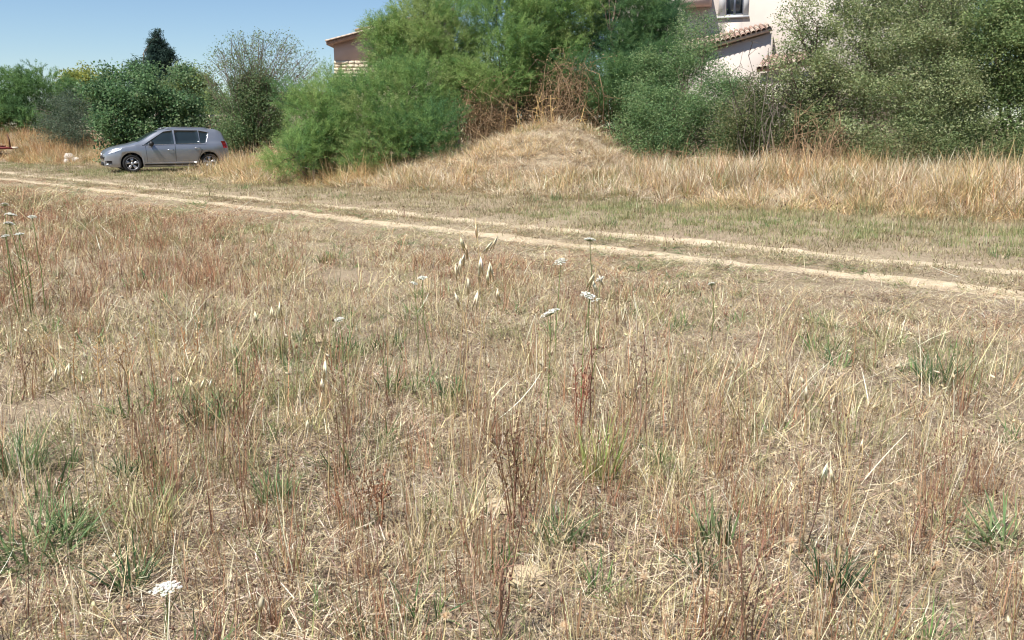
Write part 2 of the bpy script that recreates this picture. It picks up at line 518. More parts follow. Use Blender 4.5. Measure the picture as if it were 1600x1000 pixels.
def clear_mask(x, y):
    m = np.ones(len(x), bool)
    for cx_, cy_, r_ in CLEAR:
        m &= np.hypot(x - cx_, y - cy_) > r_ * rng.uniform(0.75, 1.15, len(x))
    return m

# ---- the near field
def near_field():
    kinds = []
    def K(n, *a, **k):
        s = len(kinds)
        for _ in range(n): kinds.append(clump('clump', *a, **k))
        return list(range(s, len(kinds)))
    kbrown = K(7, 20, 0.06, (0.12, 0.44), (0.14, 0.14), (0.05, 0.3), (0.0018, 0.0036), REDBR, 3, heads=0.35, headlen=(0.010, 0.022), headcol=((126, 94, 74), (112, 84, 68), (150, 116, 92)))
    kstalk = K(5, 8, 0.07, (0.26, 0.56), (0.12, 0.14), (0.05, 0.3), (0.002, 0.0042), STRAW + REDBR[:2], 3, heads=0.5, headcol=((150, 116, 92), (206, 186, 146)))
    kstraw = K(8, 30, 0.07, (0.08, 0.30), (0.4, 0.35), (0.5, 0.7), (0.002, 0.0052), STRAW, 4)
    kolive = K(7, 24, 0.08, (0.08, 0.32), (0.25, 0.22), (0.3, 0.5), (0.002, 0.0046), OLIVE, 4, mat='green', leafs=36)
    kgreen = K(5, 24, 0.05, (0.06, 0.20), (0.35, 0.3), (0.5, 0.5), (0.004, 0.008), GREEN, 4, mat='green')
    klong = K(8, 4, 0.05, (0.25, 0.6), (0.75, 0.45), (0.2, 0.5), (0.0024, 0.0048), STRAW, 4, taper=0.6, heads=0.5, headcol=((226, 208, 172), (214, 194, 154)), headlen=(0.018, 0.042))
    kstub = K(7, 36, 0.20, (0.03, 0.15), (0.45, 0.4), (0.2, 0.7), (0.0018, 0.0042), STRAW + LITTER + OLIVE, 2)
    klit = K(8, 200, 0.26, (0.02, 0.10), (1.40, 0.2), (0.0, 0.12), (0.0015, 0.0036), LITTER + STRAW[:4] + [(84, 68, 58)], 1, z=0.05, taper=0.3)
    kdlit = K(3, 60, 0.22, (0.015, 0.05), (1.3, 0.25), (0.2, 0.5), (0.005, 0.011), LITTER + BROWN[:2] + [(206, 196, 178)], 2, z=0.03, taper=0.7)
    PX, PY, ID, SC = [], [], [], []
    def put(x, y, kset, smin, smax, hmul=1.0, wmul=1.0):
        n = len(x)
        if not n: return
        PX.append(x); PY.append(y); ID.append(rng.choice(kset, n))
        s = rng.uniform(smin, smax, n) * (0.8 + 0.4 * fnoise(x * 0.7, y * 0.7, 55))
        t, sp = trk(x, y)
        hf = np.clip((9.05 - sp) / 3.2, 0.18, 1.0)
        mid = sp > 9.1
        hf = np.where(mid, 0.18, hf)
        hf = hf * (1 - 0.30 * sstep(4.5, 8.0, np.hypot(x, y)))
        SC.append(np.stack([s * wmul, s * wmul, s * hmul * hf], -1))
    bands = [(1.2, 4.5, 1.0, 1.0, 1.0), (4.5, 9.0, 0.8, 1.12, 1.3), (9.0, 16.0, 0.60, 1.25, 1.8), (16.0, 34.0, 0.34, 1.5, 2.6)]
    for r0, r1, dm, sm, wm in bands:
        def sel(dens, fn, extra=0.0, smax=10.4, flatk=False):
            x, y = wedge(r0, r1, dens * dm)
            t, s = trk(x, y)
            m = (s < smax) & rutmask(x, y, extra) & (clear_mask(x, y) if dens > 5 and not flatk else True) & (rng.uniform(size=len(x)) < fn(x, y, s))
            return x[m], y[m]
        red = lambda x, y: sstep(0.36, 0.58, fnoise(x * 0.38 + 3, y * 0.30, 41))
        grn = lambda x, y: sstep(0.52, 0.68, fnoise(x * 0.75, y * 0.5, 47))
        farf = lambda x, y: sstep(3.5, 6.5, np.hypot(x, y))
        bare = lambda x, y: sstep(0.40, 0.55, fnoise(x * 0.9, y * 0.9, 52))
        put(*sel(52, lambda x, y, s: (0.10 + 0.6 * red(x, y)) * (0.65 + 0.35 * farf(x, y))), kbrown, 0.6, 1.15, sm ** 0.2, wm)
        put(*sel(18, lambda x, y, s: (0.35 + 0.65 * bare(x, y)) * (1 - 0.3 * farf(x, y))), kstalk, 0.6, 1.15, 1, wm)
        put(*sel(34, lambda x, y, s: (0.2 + 0.5 * bare(x, y)) * (1 - 0.6 * farf(x, y))), kstraw, 0.5, 1.15, 1, wm)
        put(*sel(34, lambda x, y, s: 0.10 + 0.60 * grn(x, y) + 0.10 * bare(x, y)), kolive, 0.5, 1.15, 1, wm)
        put(*sel(13, lambda x, y, s: 0.13 + 0.8 * grn(x, y)), kgreen, 0.6, 1.3, 1, wm)
        put(*sel(13, lambda x, y, s: 0.25 + 0.75 * bare(x, y)), klong, 0.6, 1.2, 1, wm)
        put(*sel(60, lambda x, y, s: 0.7 + 0 * x, -0.06), kstub, 0.7, 1.3, 1, wm ** 0.5)
        if r0 < 9:
            put(*sel(26, lambda x, y, s: 1 + 0 * x, flatk=True), klit, 0.8, 1.3, 1, 1)
            put(*sel(9, lambda x, y, s: 1 + 0 * x, flatk=True), kdlit, 0.8, 1.3, 1, 1)
        elif r0 < 15:
            put(*sel(10, lambda x, y, s: 1 + 0 * x), klit, 1.0, 1.6, 1, 1)
    x = np.concatenate(PX); y = np.concatenate(PY); idx = np.concatenate(ID); scl = np.concatenate(SC)
    flat = np.isin(idx, klit + kdlit)
    scl[flat, 2] = 1.0
    rot = rots(len(x), 0.10); rot[flat, :2] *= 0.5
    P = np.stack([x, y, height(x, y)], -1)
    scatter('field_grass', 'mown field of dry brown and straw grass filling the foreground', kinds, P, idx, rot, scl, 'dry grass')
near_field()

def pebbles():
    protos = []
    for k in range(4):
        mb = MB().ell((0, 0, 0), (0.5, 0.42, 0.3), 7, 4); mb.v[0] *= (1 + rng.uniform(-.25, .25, (len(mb.v[0]), 1)))
        protos.append(mb.mesh('pebble', M['pebble']))
    n = 2600
    t = rng.uniform(-8, 40, n); k = rng.integers(0, 2, n)
    s_ = np.where(k == 0, rut_c(0, t), rut_c(1, t)) + rng.normal(0, 0.17, n)
    x = TD[0] * t + TN[0] * s_; y = TD[1] * t + TN[1] * s_
    sz = 0.012 + 0.035 * rng.uniform(size=n) ** 4
    scatter('track_pebbles', 'loose pale pebbles lying in the wheel ruts', protos, np.stack([x, y, height(x, y) + 0.014], -1), rng.integers(0, 4, n), rots(n, 0.5), np.repeat(sz[:, None], 3, 1), 'pebbles')
M['pebble'] = plain('pebble', lin((196, 180, 156)), 0.9, spec=0.1, var=0.2, scale=3)
pebbles()

# ---- verge beyond the track and between bushes: short grey-green turf
def verge():
    kinds = []
    for _ in range(4): kinds.append(clump('clump', 46, 0.26, (0.03, 0.11), (0.35, 0.3), (0.3, 0.5), (0.005, 0.010), VERGE, 2))
    for _ in range(4): kinds.append(clump('clump', 46, 0.24, (0.04, 0.13), (0.3, 0.3), (0.3, 0.5), (0.005, 0.010), OLIVE + GREEN[2:4], 2, mat='green'))
    for _ in range(3): kinds.append(clump('clump', 10, 0.10, (0.10, 0.28), (0.15, 0.15), (0.1, 0.3), (0.004, 0.007), BROWN + STRAW, 3, heads=0.4, headlen=(0.03, 0.05)))
    for _ in range(2): kinds.append(clump('clump', 30, 0.12, (0.10, 0.24), (0.3, 0.25), (0.4, 0.5), (0.006, 0.012), GREEN, 3, mat='green'))
    n = 60000
    x = rng.uniform(-34, 24, n); y = rng.uniform(5, 50, n)
    t, s = trk(x, y)
    lim = toe(t) + 1.0
    m = (s > 9.5) & (s < lim) & rutmask(x, y, -0.05) & (np.abs(x) < 0.85 * y + 2)
    m &= rng.uniform(size=n) < np.clip(1.25 - np.hypot(x, y) / 60, 0.3, 1)
    x, y, t, s = x[m], y[m], t[m], s[m]
    g = sstep(0.42, 0.62, fnoise(x * 0.4 + 9, y * 0.4, 61)) * 0.75 * sstep(11.0, 12.5, s)
    g = np.maximum(g, 0.85 * np.exp(-((t - 6.8) / 2.8) ** 2 - ((s - 13.4) / 1.5) ** 2))
    u = rng.uniform(size=len(x))
    idx = np.where(u < g, rng.integers(4, 8, len(x)), rng.integers(0, 4, len(x)))
    u2 = rng.uniform(size=len(x))
    idx = np.where(u2 < 0.05, rng.integers(8, 11, len(x)), idx)
    idx = np.where((u2 > 0.993) & (s > 11.5), rng.integers(11, 13, len(x)), idx)
    sc_ = rng.uniform(0.7, 1.3, len(x))
    h = np.where(s < 10.9, 0.6, np.clip(0.7 + (s - 11) * 0.12, 0.6, 1.5))
    scl = np.stack([sc_, sc_, sc_ * h], -1)
    P = np.stack([x, y, height(x, y)], -1)
    scatter('verge_grass', 'short grey green grass along and between the dirt track ruts', kinds, P, idx, rots(len(x), 0.1), scl, 'grass')
verge()

# ---- tall dry straw on the bank, the mound and the berm by the bushes
def bank():
    kinds = []
    for _ in range(5): kinds.append(clump('clump', 44, 0.24, (0.35, 0.85), (0.85, 0.5), (0.7, 0.8), (0.005, 0.011), GOLD, 5))
    for _ in range(5): kinds.append(clump('clump', 60, 0.22, (0.22, 0.60), (0.7, 0.45), (0.8, 0.6), (0.006, 0.012), GREYST, 4))
    for _ in range(4): kinds.append(clump('clump', 30, 0.16, (0.35, 0.8), (0.2, 0.2), (0.3, 0.4), (0.006, 0.012), RUSTY + GOLD[:3], 4, heads=0.15, headlen=(0.03, 0.06), headcol=((176, 138, 100),)))
    for _ in range(3): kinds.append(clump('clump', 40, 0.2, (0.25, 0.6), (0.4, 0.3), (0.6, 0.5), (0.007, 0.014), OLIVE + GOLD[:2], 4, mat='green'))
    n = 60000
    x = rng.uniform(-36, 24, n); y = rng.uniform(12, 52, n)
    t, s = trk(x, y)
    d = s - toe(t) + 0.7 * (fnoise(x * 0.8, y * 0.8, 77) - 0.5) * 2
    mo = mound(x, y)
    m = (((d > 0) & (d < 6.2)) | (mo > 0.12)) & (np.abs(x) < 0.85 * y + 2)
    m &= ~((t > 29.5) & (t < 36.5) & (s < 19.0))
    m &= rng.uniform(size=n) < np.where(mo > 0.12, 0.85, 0.85) * np.where(d < 0.8, 0.6, 1)
    x, y, t, s, mo, d = x[m], y[m], t[m], s[m], mo[m], d[m]
    u = rng.uniform(size=len(x))
    pg = np.where((mo > 0.15) | ((t > 9) & (t < 19)), 0.84, 0.25 + 0.5 * sstep(0.42, 0.6, fnoise(x * 0.5, y * 0.5, 71)))
    pr = np.clip((4.5 - t) / 9, 0, 0.4) + np.where(t > 37, 0.25, 0) + 0.06
    po = np.where(mo > 0.15, 0.05, 0.24)
    idx = rng.integers(0, 5, len(x))
    idx = np.where(u < pg, rng.integers(5, 10, len(x)), idx)
    u2 = rng.uniform(size=len(x))
    idx = np.where((u2 < pr) & (mo < 0.15), rng.integers(10, 14, len(x)), idx)
    idx = np.where(u2 > 1 - po, rng.integers(14, 17, len(x)), idx)
    sz = rng.uniform(0.55, 1.25, len(x))
    edge = np.clip(0.35 + d * 0.45, 0.35, 1.0); edge = np.where(mo > 0.15, 0.5, edge)
    sz = sz * (0.5 + 1.0 * fnoise(x * 0.9 + 2, y * 0.9, 72))
    scl = np.stack([sz, sz, sz * edge], -1)
    P = np.stack([x, y, height(x, y)], -1)
    scatter('bank_straw', 'tall golden dry straw on the bank and mound below the bushes', kinds, P, idx, rots(len(x), 0.15), scl, 'dry grass')
bank()

# ------------------------------------------------------------------ trees and bushes
def lobe(px, py, Y, rx, ry, rd=None):
    c = pix(px, py, Y); k = Y / F
    return (c, np.array([rx * k, (rd if rd else min(rx, ry) * k * 1.0), ry * k]))

def in_lobe(n, c, r, shell=0.45):
    d = rng.normal(size=(n, 3)); d /= np.linalg.norm(d, axis=1, keepdims=True)
    q = rng.uniform(0, 1, n) ** shell
    bump = 0.82 + 0.36 * fnoise(d[:, 0] * 2.2 + c[0] * 3, d[:, 2] * 2.2 + d[:, 1] * 1.7 + c[2], 5)
    return c + d * r * (q * bump)[:, None], d

def clumpy(n, c, r, sub, shell=0.40, deep=0.30):
    """points of a crown made of many lesser clumps, so that it has lit fronts and dark gaps"""
    area = 4 * PI * ((r[0] * r[1]) ** 1.6 / 3 + (r[0] * r[2]) ** 1.6 / 3 + (r[1] * r[2]) ** 1.6 / 3) ** (1 / 1.6)
    m = max(5, int(0.55 * area / (sub * sub * 2.2)))
    d = rng.normal(size=(m, 3)); d /= np.linalg.norm(d, axis=1, keepdims=True)
    C = c + d * r * rng.uniform(0.62, 1.04, (m, 1))
    k = rng.integers(0, m, n)
    e = rng.normal(size=(n, 3)); e /= np.linalg.norm(e, axis=1, keepdims=True)
    rad = sub * rng.uniform(0.65, 1.25, m)[k]
    P = C[k] + e * (rad * rng.uniform(0, 1, n) ** shell)[:, None] * np.array([1, 1, 0.8])
    dirs = e * 0.75 + d[k] * 0.6
    f = rng.uniform(size=n) < deep
    P0, d0 = in_lobe(n, c, r * 0.85, 0.6)
    P[f] = P0[f]; dirs[f] = d0[f]
    return P, dirs / (np.linalg.norm(dirs, axis=1, keepdims=True) + 1e-9), k

def unit(v): return v / (np.linalg.norm(v, axis=-1, keepdims=True) + 1e-9)

def curve(p0, p1, sag=0.12, n=6, wig=0.06):
    p0 = np.asarray(p0, float); p1 = np.asarray(p1, float)
    L = np.linalg.norm(p1 - p0)
    t = np.linspace(0, 1, n)[:, None]
    P = p0 * (1 - t) + p1 * t
    off = rng.normal(0, wig * L, 3) * np.sin(PI * t)
    P = P + off + np.array([0, 0, sag * L]) * np.sin(PI * t)
    P[1:-1] += rng.normal(0, wig * L * 0.25, (n - 2, 3))
    return P

def leaf_cloud(centres, per, sig, ll, cols, aspect=0.5, upb=0.7):
    n = len(centres) * per
    ctr = np.repeat(centres, per, 0)
    P = ctr + rng.normal(0, 1, (n, 3)) * sig * np.array([1, 1, 0.75])
    nrm = unit(rng.normal(size=(n, 3)) + np.array([0, 0, upb]))
    a = unit(np.cross(nrm, rng.normal(size=(n, 3)))); b = np.cross(nrm, a)
    L = rng.uniform(0.7, 1.3, n)[:, None] * ll
    w = L * aspect * 0.5
    V = np.stack([P - a * L * 0.5, P + b * w, P + a * L * 0.5 - nrm * L * 0.12, P - b * w], 1).reshape(-1, 3)
    q = np.arange(n * 4).reshape(-1, 4)
    base = np.array([lin(c) for c in cols])
    cc = base[rng.integers(0, len(base), len(centres))]
    C = np.repeat(cc, per, 0) * (1 + rng.normal(0, 0.10, (n, 1))) * (1 + rng.normal(0, 0.05, (n, 3)))
    C = 0.8 * C + 0.2 * base[rng.integers(0, len(base), n)]
    return V, q, np.repeat(np.clip(C, 0.004, 0.6), 4, 0)

def feather_cloud(lobes, dens, cols, nl=0.085, nw=0.011, slen=(0.35, 0.75), per=42, subr=0.55):
    base = np.array([lin(c) for c in cols])
    Vs, Ts, Cs = [], [], []
    off = 0
    for c, r in lobes:
        area = 4 * PI * ((r[0] * r[1]) ** 1.6 / 3 + (r[0] * r[2]) ** 1.6 / 3 + (r[1] * r[2]) ** 1.6 / 3) ** (1 / 1.6)
        n = int(area * dens)
        P, d, ck = clumpy(n, c, r, subr)
        ctone = rng.normal(0, 0.16, ck.max() + 1)[ck]
        dirv = unit(d * np.array([1, 1, 0.7]) * 0.7 + np.array([0, 0, 0.65]) + rng.normal(0, 0.35, (n, 3)))
        # gaps: whole sprays fall out where the noise is low
        keep = fnoise(P[:, 0] * 1.3 + P[:, 1], P[:, 2] * 1.3, 14) > 0.22
        P, dirv, ctone = P[keep], dirv[keep], ctone[keep]; n = len(P)
        SL = rng.uniform(*slen, n)
        t = rng.uniform(0.0, 1.0, (n, per))
        droop = np.array([0, 0, -1.0])
        Q = P[:, None, :] + dirv[:, None, :] * (t * SL[:, None])[..., None] + droop * (0.28 * SL[:, None] * t ** 2)[..., None]
        Q = Q + rng.normal(0, 0.022, Q.shape) * (0.5 + t[..., None])
        nd = unit(dirv[:, None, :] * 0.9 + rng.normal(0, 0.55, Q.shape) - np.array([0, 0, 0.25]) * t[..., None])
        sd = unit(np.cross(nd, rng.normal(size=Q.shape)))
        LL = nl * rng.uniform(0.6, 1.4, (n, per, 1)); WW = nw * rng.uniform(0.7, 1.3, (n, per, 1))
        V = np.stack([Q - sd * WW * 0.5, Q + sd * WW * 0.5, Q + nd * LL], 2).reshape(-1, 3)
        m = n * per
        Ts.append(np.arange(m * 3).reshape(-1, 3) + off); off += m * 3
        k = np.clip((fnoise(P[:, 0] * 0.9 + 5, P[:, 2] * 0.9 + P[:, 1] * 0.6, 25) * 1.5 - 0.25) + ctone + rng.normal(0, 0.12, n), 0, 0.999) * (len(base) - 1)
        i0 = np.floor(k).astype(int); fr = (k - i0)[:, None]
        C = base[i0] * (1 - fr) + base[np.minimum(i0 + 1, len(base) - 1)] * fr
        C = C * (1 + rng.normal(0, 0.12, (n, 1)))
        C = np.repeat(C, per, 0) * (1 + rng.normal(0, 0.12, (m, 1)))
        Vs.append(V); Cs.append(np.repeat(np.clip(C, 0.004, 0.6), 3, 0))
    return np.concatenate(Vs), np.concatenate(Ts), np.concatenate(Cs)

def branches(base, lobes, r0, sub=10, stems=None, reach=0.95):
    mb = MB()
    base = np.asarray(base, float)
    for c, r in lobes:
        b = base + np.array([rng.normal(0, 0.12), rng.normal(0, 0.12), -0.08])
        P = curve(b, c, 0.10, 8, 0.07)
        rr = r0 * rng.uniform(0.6, 1.0)
        mb.tube(P, np.linspace(rr, rr * 0.4, 8), 6)
        Q, d = in_lobe(sub, c, r * reach, 0.3)
        for q in Q:
            k = rng.integers(4, 8)
            mb.tube(curve(P[k], q, 0.08, 5, 0.08), np.linspace(rr * 0.36, rr * 0.07, 5), 4, cap=False)
    return mb

def tree(name, label, cat, bx, by, lobes, kind, group=None, r0=0.06, sub=10, bark='bark', sparse=(), **k):
    bz = hz(bx, by)
    o = thing(name, label, cat, (bx, by, bz), 0, group)
    org = np.array([bx, by, bz])
    L = [(c - org, r) for c, r in lobes]
    SPL = [(c - org, r, n) for c, r, n in sparse]
    tb = branches((0, 0, 0), L + [(c, r) for c, r, n in SPL], r0, sub)
    tb.build('trunk', M[bark], o, smooth=True)
    if kind == 'feather':
        V, T, C = feather_cloud(L, k.get('dens', 70), k['cols'], k.get('nl', 0.085), k.get('nw', 0.011), k.get('slen', (0.30, 0.62)), k.get('per', 42), k.get('subr', 0.52))
        me = np_mesh('crown', V, [T], M['feather'], C)
    else:
        cs = []
        for c, r in L:
            vol = 4.19 * r[0] * r[1] * r[2]
            n = int(vol ** 0.8 * k.get('dens', 60))
            Q, d, ck = clumpy(n, c, r, k.get('subr', 0.42))
            keep = fnoise(Q[:, 0] * 1.6 + Q[:, 1] * 0.8, Q[:, 2] * 1.6, 18) > k.get('gap', 0.36)
            cs.append(Q[keep])
        for c, r, n in SPL:
            Q, d = in_lobe(n, c, r, 0.5); cs.append(Q)
        V, q, C = leaf_cloud(np.concatenate(cs), k.get('per', 26), k.get('sig', 0.16), k.get('ll', 0.06), k['cols'], k.get('aspect', 0.5), k.get('upb', 1.25))
        me = np_mesh('crown', V, [q], M['leaf'], C)
    obj('crown', me, o)
    return o

TAM = [(92, 126, 84), (112, 146, 92), (132, 162, 98), (150, 174, 106), (162, 176, 116)]
def P2(px, Y):
    c = pix(px, 200, Y); return c[0], c[1]

x, y = P2(478, 24.9)
tree('tamarisk_bush', 'low feathery green bush spilling to the ground at the left end of the thicket', 'bush', x, y,
     [lobe(497, 172, 26, 48, 42), lobe(462, 246, 24.6, 44, 40), lobe(532, 212, 26, 45, 48), lobe(512, 152, 27, 28, 26), lobe(480, 215, 25.2, 42, 40)],
     'feather', 'feathery bushes of the thicket', 0.05, cols=TAM)
x, y = P2(610, 25.3)
tree('tamarisk_bush', 'wide feathery green bush in front, its skirts touching the straw left of the mound', 'bush', x, y,
     [lobe(600, 190, 25.4, 80, 60), lobe(662, 208, 25, 52, 48), lobe(572, 238, 24.8, 40, 34), lobe(640, 140, 26.2, 70, 50)],
     'feather', 'feathery bushes of the thicket', 0.06, cols=TAM)
x, y = P2(650, 28)
tree('tamarisk_bush', 'tall feathery bush with pale yellow green crown hiding the small tiled house', 'bush', x, y,
     [lobe(634, 68, 28, 50, 52), lobe(690, 80, 28, 70, 66), lobe(598, 122, 27.4, 36, 40), lobe(668, 22, 28.6, 46, 38), lobe(725, 135, 27.2, 40, 50), lobe(602, 80, 27.6, 30, 36)],
     'feather', 'feathery bushes of the thicket', 0.08, cols=TAM[1:] + [(158, 172, 112)])
x, y = P2(810, 28.8)
tree('tamarisk_bush', 'tallest feathery bush standing directly behind the straw mound', 'bush', x, y,
     [lobe(800, 62, 28.6, 86, 78), lobe(792, -30, 29, 60, 60), lobe(884, 22, 29, 84, 70), lobe(860, -60, 29.5, 80, 60), lobe(850, 110, 27.8, 70, 44), lobe(770, 120, 27.2, 50, 44)],
     'feather', 'feathery bushes of the thicket', 0.09, cols=TAM)
x, y = P2(985, 28.6)
tree('tamarisk_bush', 'dark green feathery bush just left of the big cream house', 'bush', x, y,
     [lobe(985, 40, 28.5, 78, 72), lobe(1012, 110, 27.6, 56, 60), lobe(950, -40, 29, 88, 60), lobe(958, 150, 27, 44, 58), lobe(1030, 55, 28, 40, 44)],
     'feather', 'feathery bushes of the thicket', 0.09, cols=[(78, 110, 80), (90, 122, 84), (104, 136, 90), (122, 150, 96)])

SMALLG = [(112, 142, 96), (126, 154, 102), (140, 162, 110), (96, 126, 88), (152, 168, 120)]
x, y = P2(1060, 25)
tree('bramble_bush', 'rounded small leaved green bush right of the mound, below the cream house', 'bush', x, y,
     [lobe(1048, 178, 25, 74, 50), lobe(1130, 165, 25.2, 46, 50), lobe(1000, 218, 24.6, 46, 34), lobe(1078, 112, 26, 46, 38), lobe(1080, 215, 24.6, 84, 30), lobe(1020, 125, 26, 40, 40), lobe(1155, 205, 24.8, 40, 36)],
     'leaf', None, 0.04, 14, sparse=[(*lobe(1095, 52, 26.5, 46, 40), 110)], cols=SMALLG, per=36, sig=0.13, ll=0.058, dens=170, aspect=0.45, gap=0.2)

ELM = [(144, 154, 106), (158, 166, 118), (126, 140, 96), (168, 174, 130), (178, 180, 144), (110, 126, 88)]
x, y = P2(1315, 22)
tree('elm_tree', 'airy small leaved tree with sparse twigs across the cream house wall', 'tree', x, y,
     [lobe(1300, 140, 22, 52, 62), lobe(1350, 66, 22.6, 70, 66), lobe(1310, 215, 21.6, 60, 36), lobe(1360, -20, 23, 70, 50)],
     'leaf', 'small leaved trees at right', 0.055, 16, sparse=[(*lobe(1250, 50, 22.4, 46, 62), 120), (*lobe(1235, 110, 22, 46, 50), 60)], cols=ELM, per=30, sig=0.13, ll=0.066, dens=105, gap=0.28)
x, y = P2(1450, 21.6)
tree('elm_tree', 'dense small leaved tree, middle one of the right hand thicket', 'tree', x, y,
     [lobe(1425, 125, 21.5, 86, 80), lobe(1455, 25, 22, 88, 62), lobe(1425, 212, 21, 88, 46), lobe(1480, 170, 21, 60, 60)],
     'leaf', 'small leaved trees at right', 0.06, 16, cols=ELM, per=44, sig=0.15, ll=0.06, dens=125, gap=0.26)
x, y = P2(1580, 20.6)
tree('elm_tree', 'leafy green tree cut by the right edge of the picture', 'tree', x, y,
     [lobe(1562, 105, 21, 76, 84), lobe(1590, 10, 21, 82, 60), lobe(1552, 218, 20.4, 76, 44), lobe(1680, 120, 20.4, 90, 110), lobe(1650, 220, 20, 80, 46)],
     'leaf', 'small leaved trees at right', 0.06, 16, cols=[(112, 134, 86), (128, 146, 94), (142, 156, 102), (98, 118, 78), (156, 166, 116)], per=34, sig=0.14, ll=0.066, dens=125, gap=0.26)
x, y = P2(1500, 29)
tree('backing_tree', 'dark green tree filling the gaps behind the right hand thicket', 'tree', x, y,
     [lobe(1430, 70, 29, 90, 90), lobe(1560, 60, 29, 100, 100), lobe(1500, 170, 28.5, 120, 60), lobe(1680, 80, 28, 90, 110)],
     'leaf', None, 0.08, 12, cols=[(66, 92, 62), (80, 106, 70), (92, 116, 76)], per=26, sig=0.22, ll=0.09, dens=42, gap=0.3)

for lab, cx, Y, L in (('low olive green scrub under the leafless sapling', 1185, 23.4, [(1160, 190, 23.6, 50, 46), (1212, 200, 23.4, 50, 46), (1175, 150, 24, 36, 36), (1225, 150, 24, 46, 40)]),
                      ('low scrub behind the grey dead branches', 1290, 22.4, [(1270, 205, 22.6, 60, 50), (1330, 225, 22.2, 50, 36), (1285, 150, 23, 50, 46)]),
                      ('low tangled scrub at the foot of the middle small leaved tree', 1430, 20.8, [(1390, 240, 20.2, 54, 34), (1460, 244, 20.0, 60, 34)]),
                      ('low scrub at the foot of the tree by the right edge', 1570, 20.2, [(1530, 246, 19.6, 56, 32), (1610, 250, 19.4, 70, 36)])):
    x, y = P2(cx, Y)
    tree('scrub_bush', lab, 'bush', x, y, [lobe(*l) for l in L], 'leaf', 'low scrub along the bank', 0.03, 14, cols=[(104, 118, 76), (120, 130, 88), (90, 108, 70), (140, 138, 100)], per=32, sig=0.17, ll=0.06, dens=130, gap=0.30)

x, y = P2(830, 30.5)  # dark bush added to darken the bright gaps behind the dead stems
tree('backing_bush', 'added dark bush behind the dead stems at the top of the mound', 'bush', x, y,
     [lobe(740, 170, 30, 70, 60), lobe(830, 175, 30.5, 80, 66), lobe(920, 170, 30.5, 80, 66), lobe(1000, 170, 30, 60, 60), lobe(860, 110, 31, 100, 60)],
     'leaf', None, 0.05, 10, cols=[(84, 104, 72), (98, 116, 80), (112, 112, 84)], per=26, sig=0.22, ll=0.09, dens=70, gap=0.25)

# left side
x, y = P2(35, 47)
tree('feathery_shrub', 'bright green feathery bush at the far left edge', 'bush', x, y,
     [lobe(10, 160, 47, 46, 46, 1.6), lobe(70, 152, 47, 46, 44, 1.6), lobe(40, 185, 46, 60, 28, 1.4), lobe(-50, 165, 47, 50, 46, 1.6)],
     'feather', None, 0.06, cols=[(92, 122, 80), (110, 140, 86), (130, 154, 98)], dens=30, nl=0.14, nw=0.02, slen=(0.4, 0.8))
x, y = P2(105, 42)
tree('olive_shrub', 'grey green olive like bush left of the grey car', 'bush', x, y,
     [lobe(104, 196, 42, 42, 40, 1.2), lobe(80, 176, 42.6, 36, 34, 1.1), lobe(130, 175, 42.6, 30, 40, 1.1), lobe(125, 215, 41.5, 30, 28, 0.9)],
     'leaf', None, 0.05, 10, cols=[(104, 118, 96), (90, 104, 86), (120, 132, 108), (78, 94, 78)], per=26, sig=0.2, ll=0.09, dens=60, aspect=0.32)
FIG = [(84, 114, 78), (98, 128, 84), (112, 140, 94), (72, 100, 72), (132, 152, 112)]
x, y = P2(225, 39)
tree('fig_tree', 'dark green broad leaved tree behind the bonnet of the grey car', 'tree', x, y,
     [lobe(185, 160, 39, 44, 48, 1.4), lobe(250, 152, 39, 56, 44, 1.5), lobe(225, 200, 38.4, 70, 38, 1.3), lobe(168, 206, 38, 30, 34, 1.0), lobe(290, 175, 39, 34, 50, 1.2)],
     'leaf', None, 0.07, 12, cols=FIG, per=26, sig=0.2, ll=0.115, dens=62, aspect=0.7, upb=0.9, subr=0.6)
x, y = P2(250, 62)
tree('conifer_tree', 'dark pointed conifer rising against the sky', 'tree', x, y,
     [lobe(246, 57, 62, 5, 9, .25), lobe(244, 68, 62, 11, 8, .5), lobe(252, 70, 62, 9, 7, .45), lobe(246, 80, 62, 17, 7, .75), lobe(257, 84, 62, 13, 6, .6), lobe(250, 93, 62, 21, 7, .95), lobe(262, 92, 62, 12, 5, .5), lobe(246, 104, 62, 17, 8, .85), lobe(252, 118, 62, 20, 12, .9)],
     'leaf', None, 0.09, 10, cols=[(62, 84, 76), (76, 98, 86), (54, 74, 68)], per=30, sig=0.14, ll=0.22, dens=120, aspect=0.2, gap=0.25, subr=0.2)
x, y = P2(150, 58)
tree('mimosa_tree', 'yellow green rounded tree top behind the olive bush', 'tree', x, y,
     [lobe(150, 128, 58, 38, 18, 1.6), lobe(125, 140, 58, 30, 26, 1.5), lobe(160, 165, 58, 40, 30, 1.5)],
     'leaf', None, 0.08, 8, cols=[(146, 152, 78), (158, 160, 84), (128, 140, 78)], per=22, sig=0.26, ll=0.2, dens=34, aspect=0.4)
x, y = P2(212, 54)
tree('pine_tree', 'small dark pine top beside the pointed conifer', 'tree', x, y,
     [lobe(212, 104, 54, 16, 8, .7), lobe(198, 112, 54, 10, 7, .5), lobe(226, 112, 54, 14, 9, .7), lobe(212, 140, 54, 18, 26, .8)],
     'leaf', None, 0.07, 8, cols=[(70, 94, 72), (84, 106, 80)], per=24, sig=0.2, ll=0.2, dens=50, aspect=0.25, subr=0.25)
x, y = P2(305, 50)
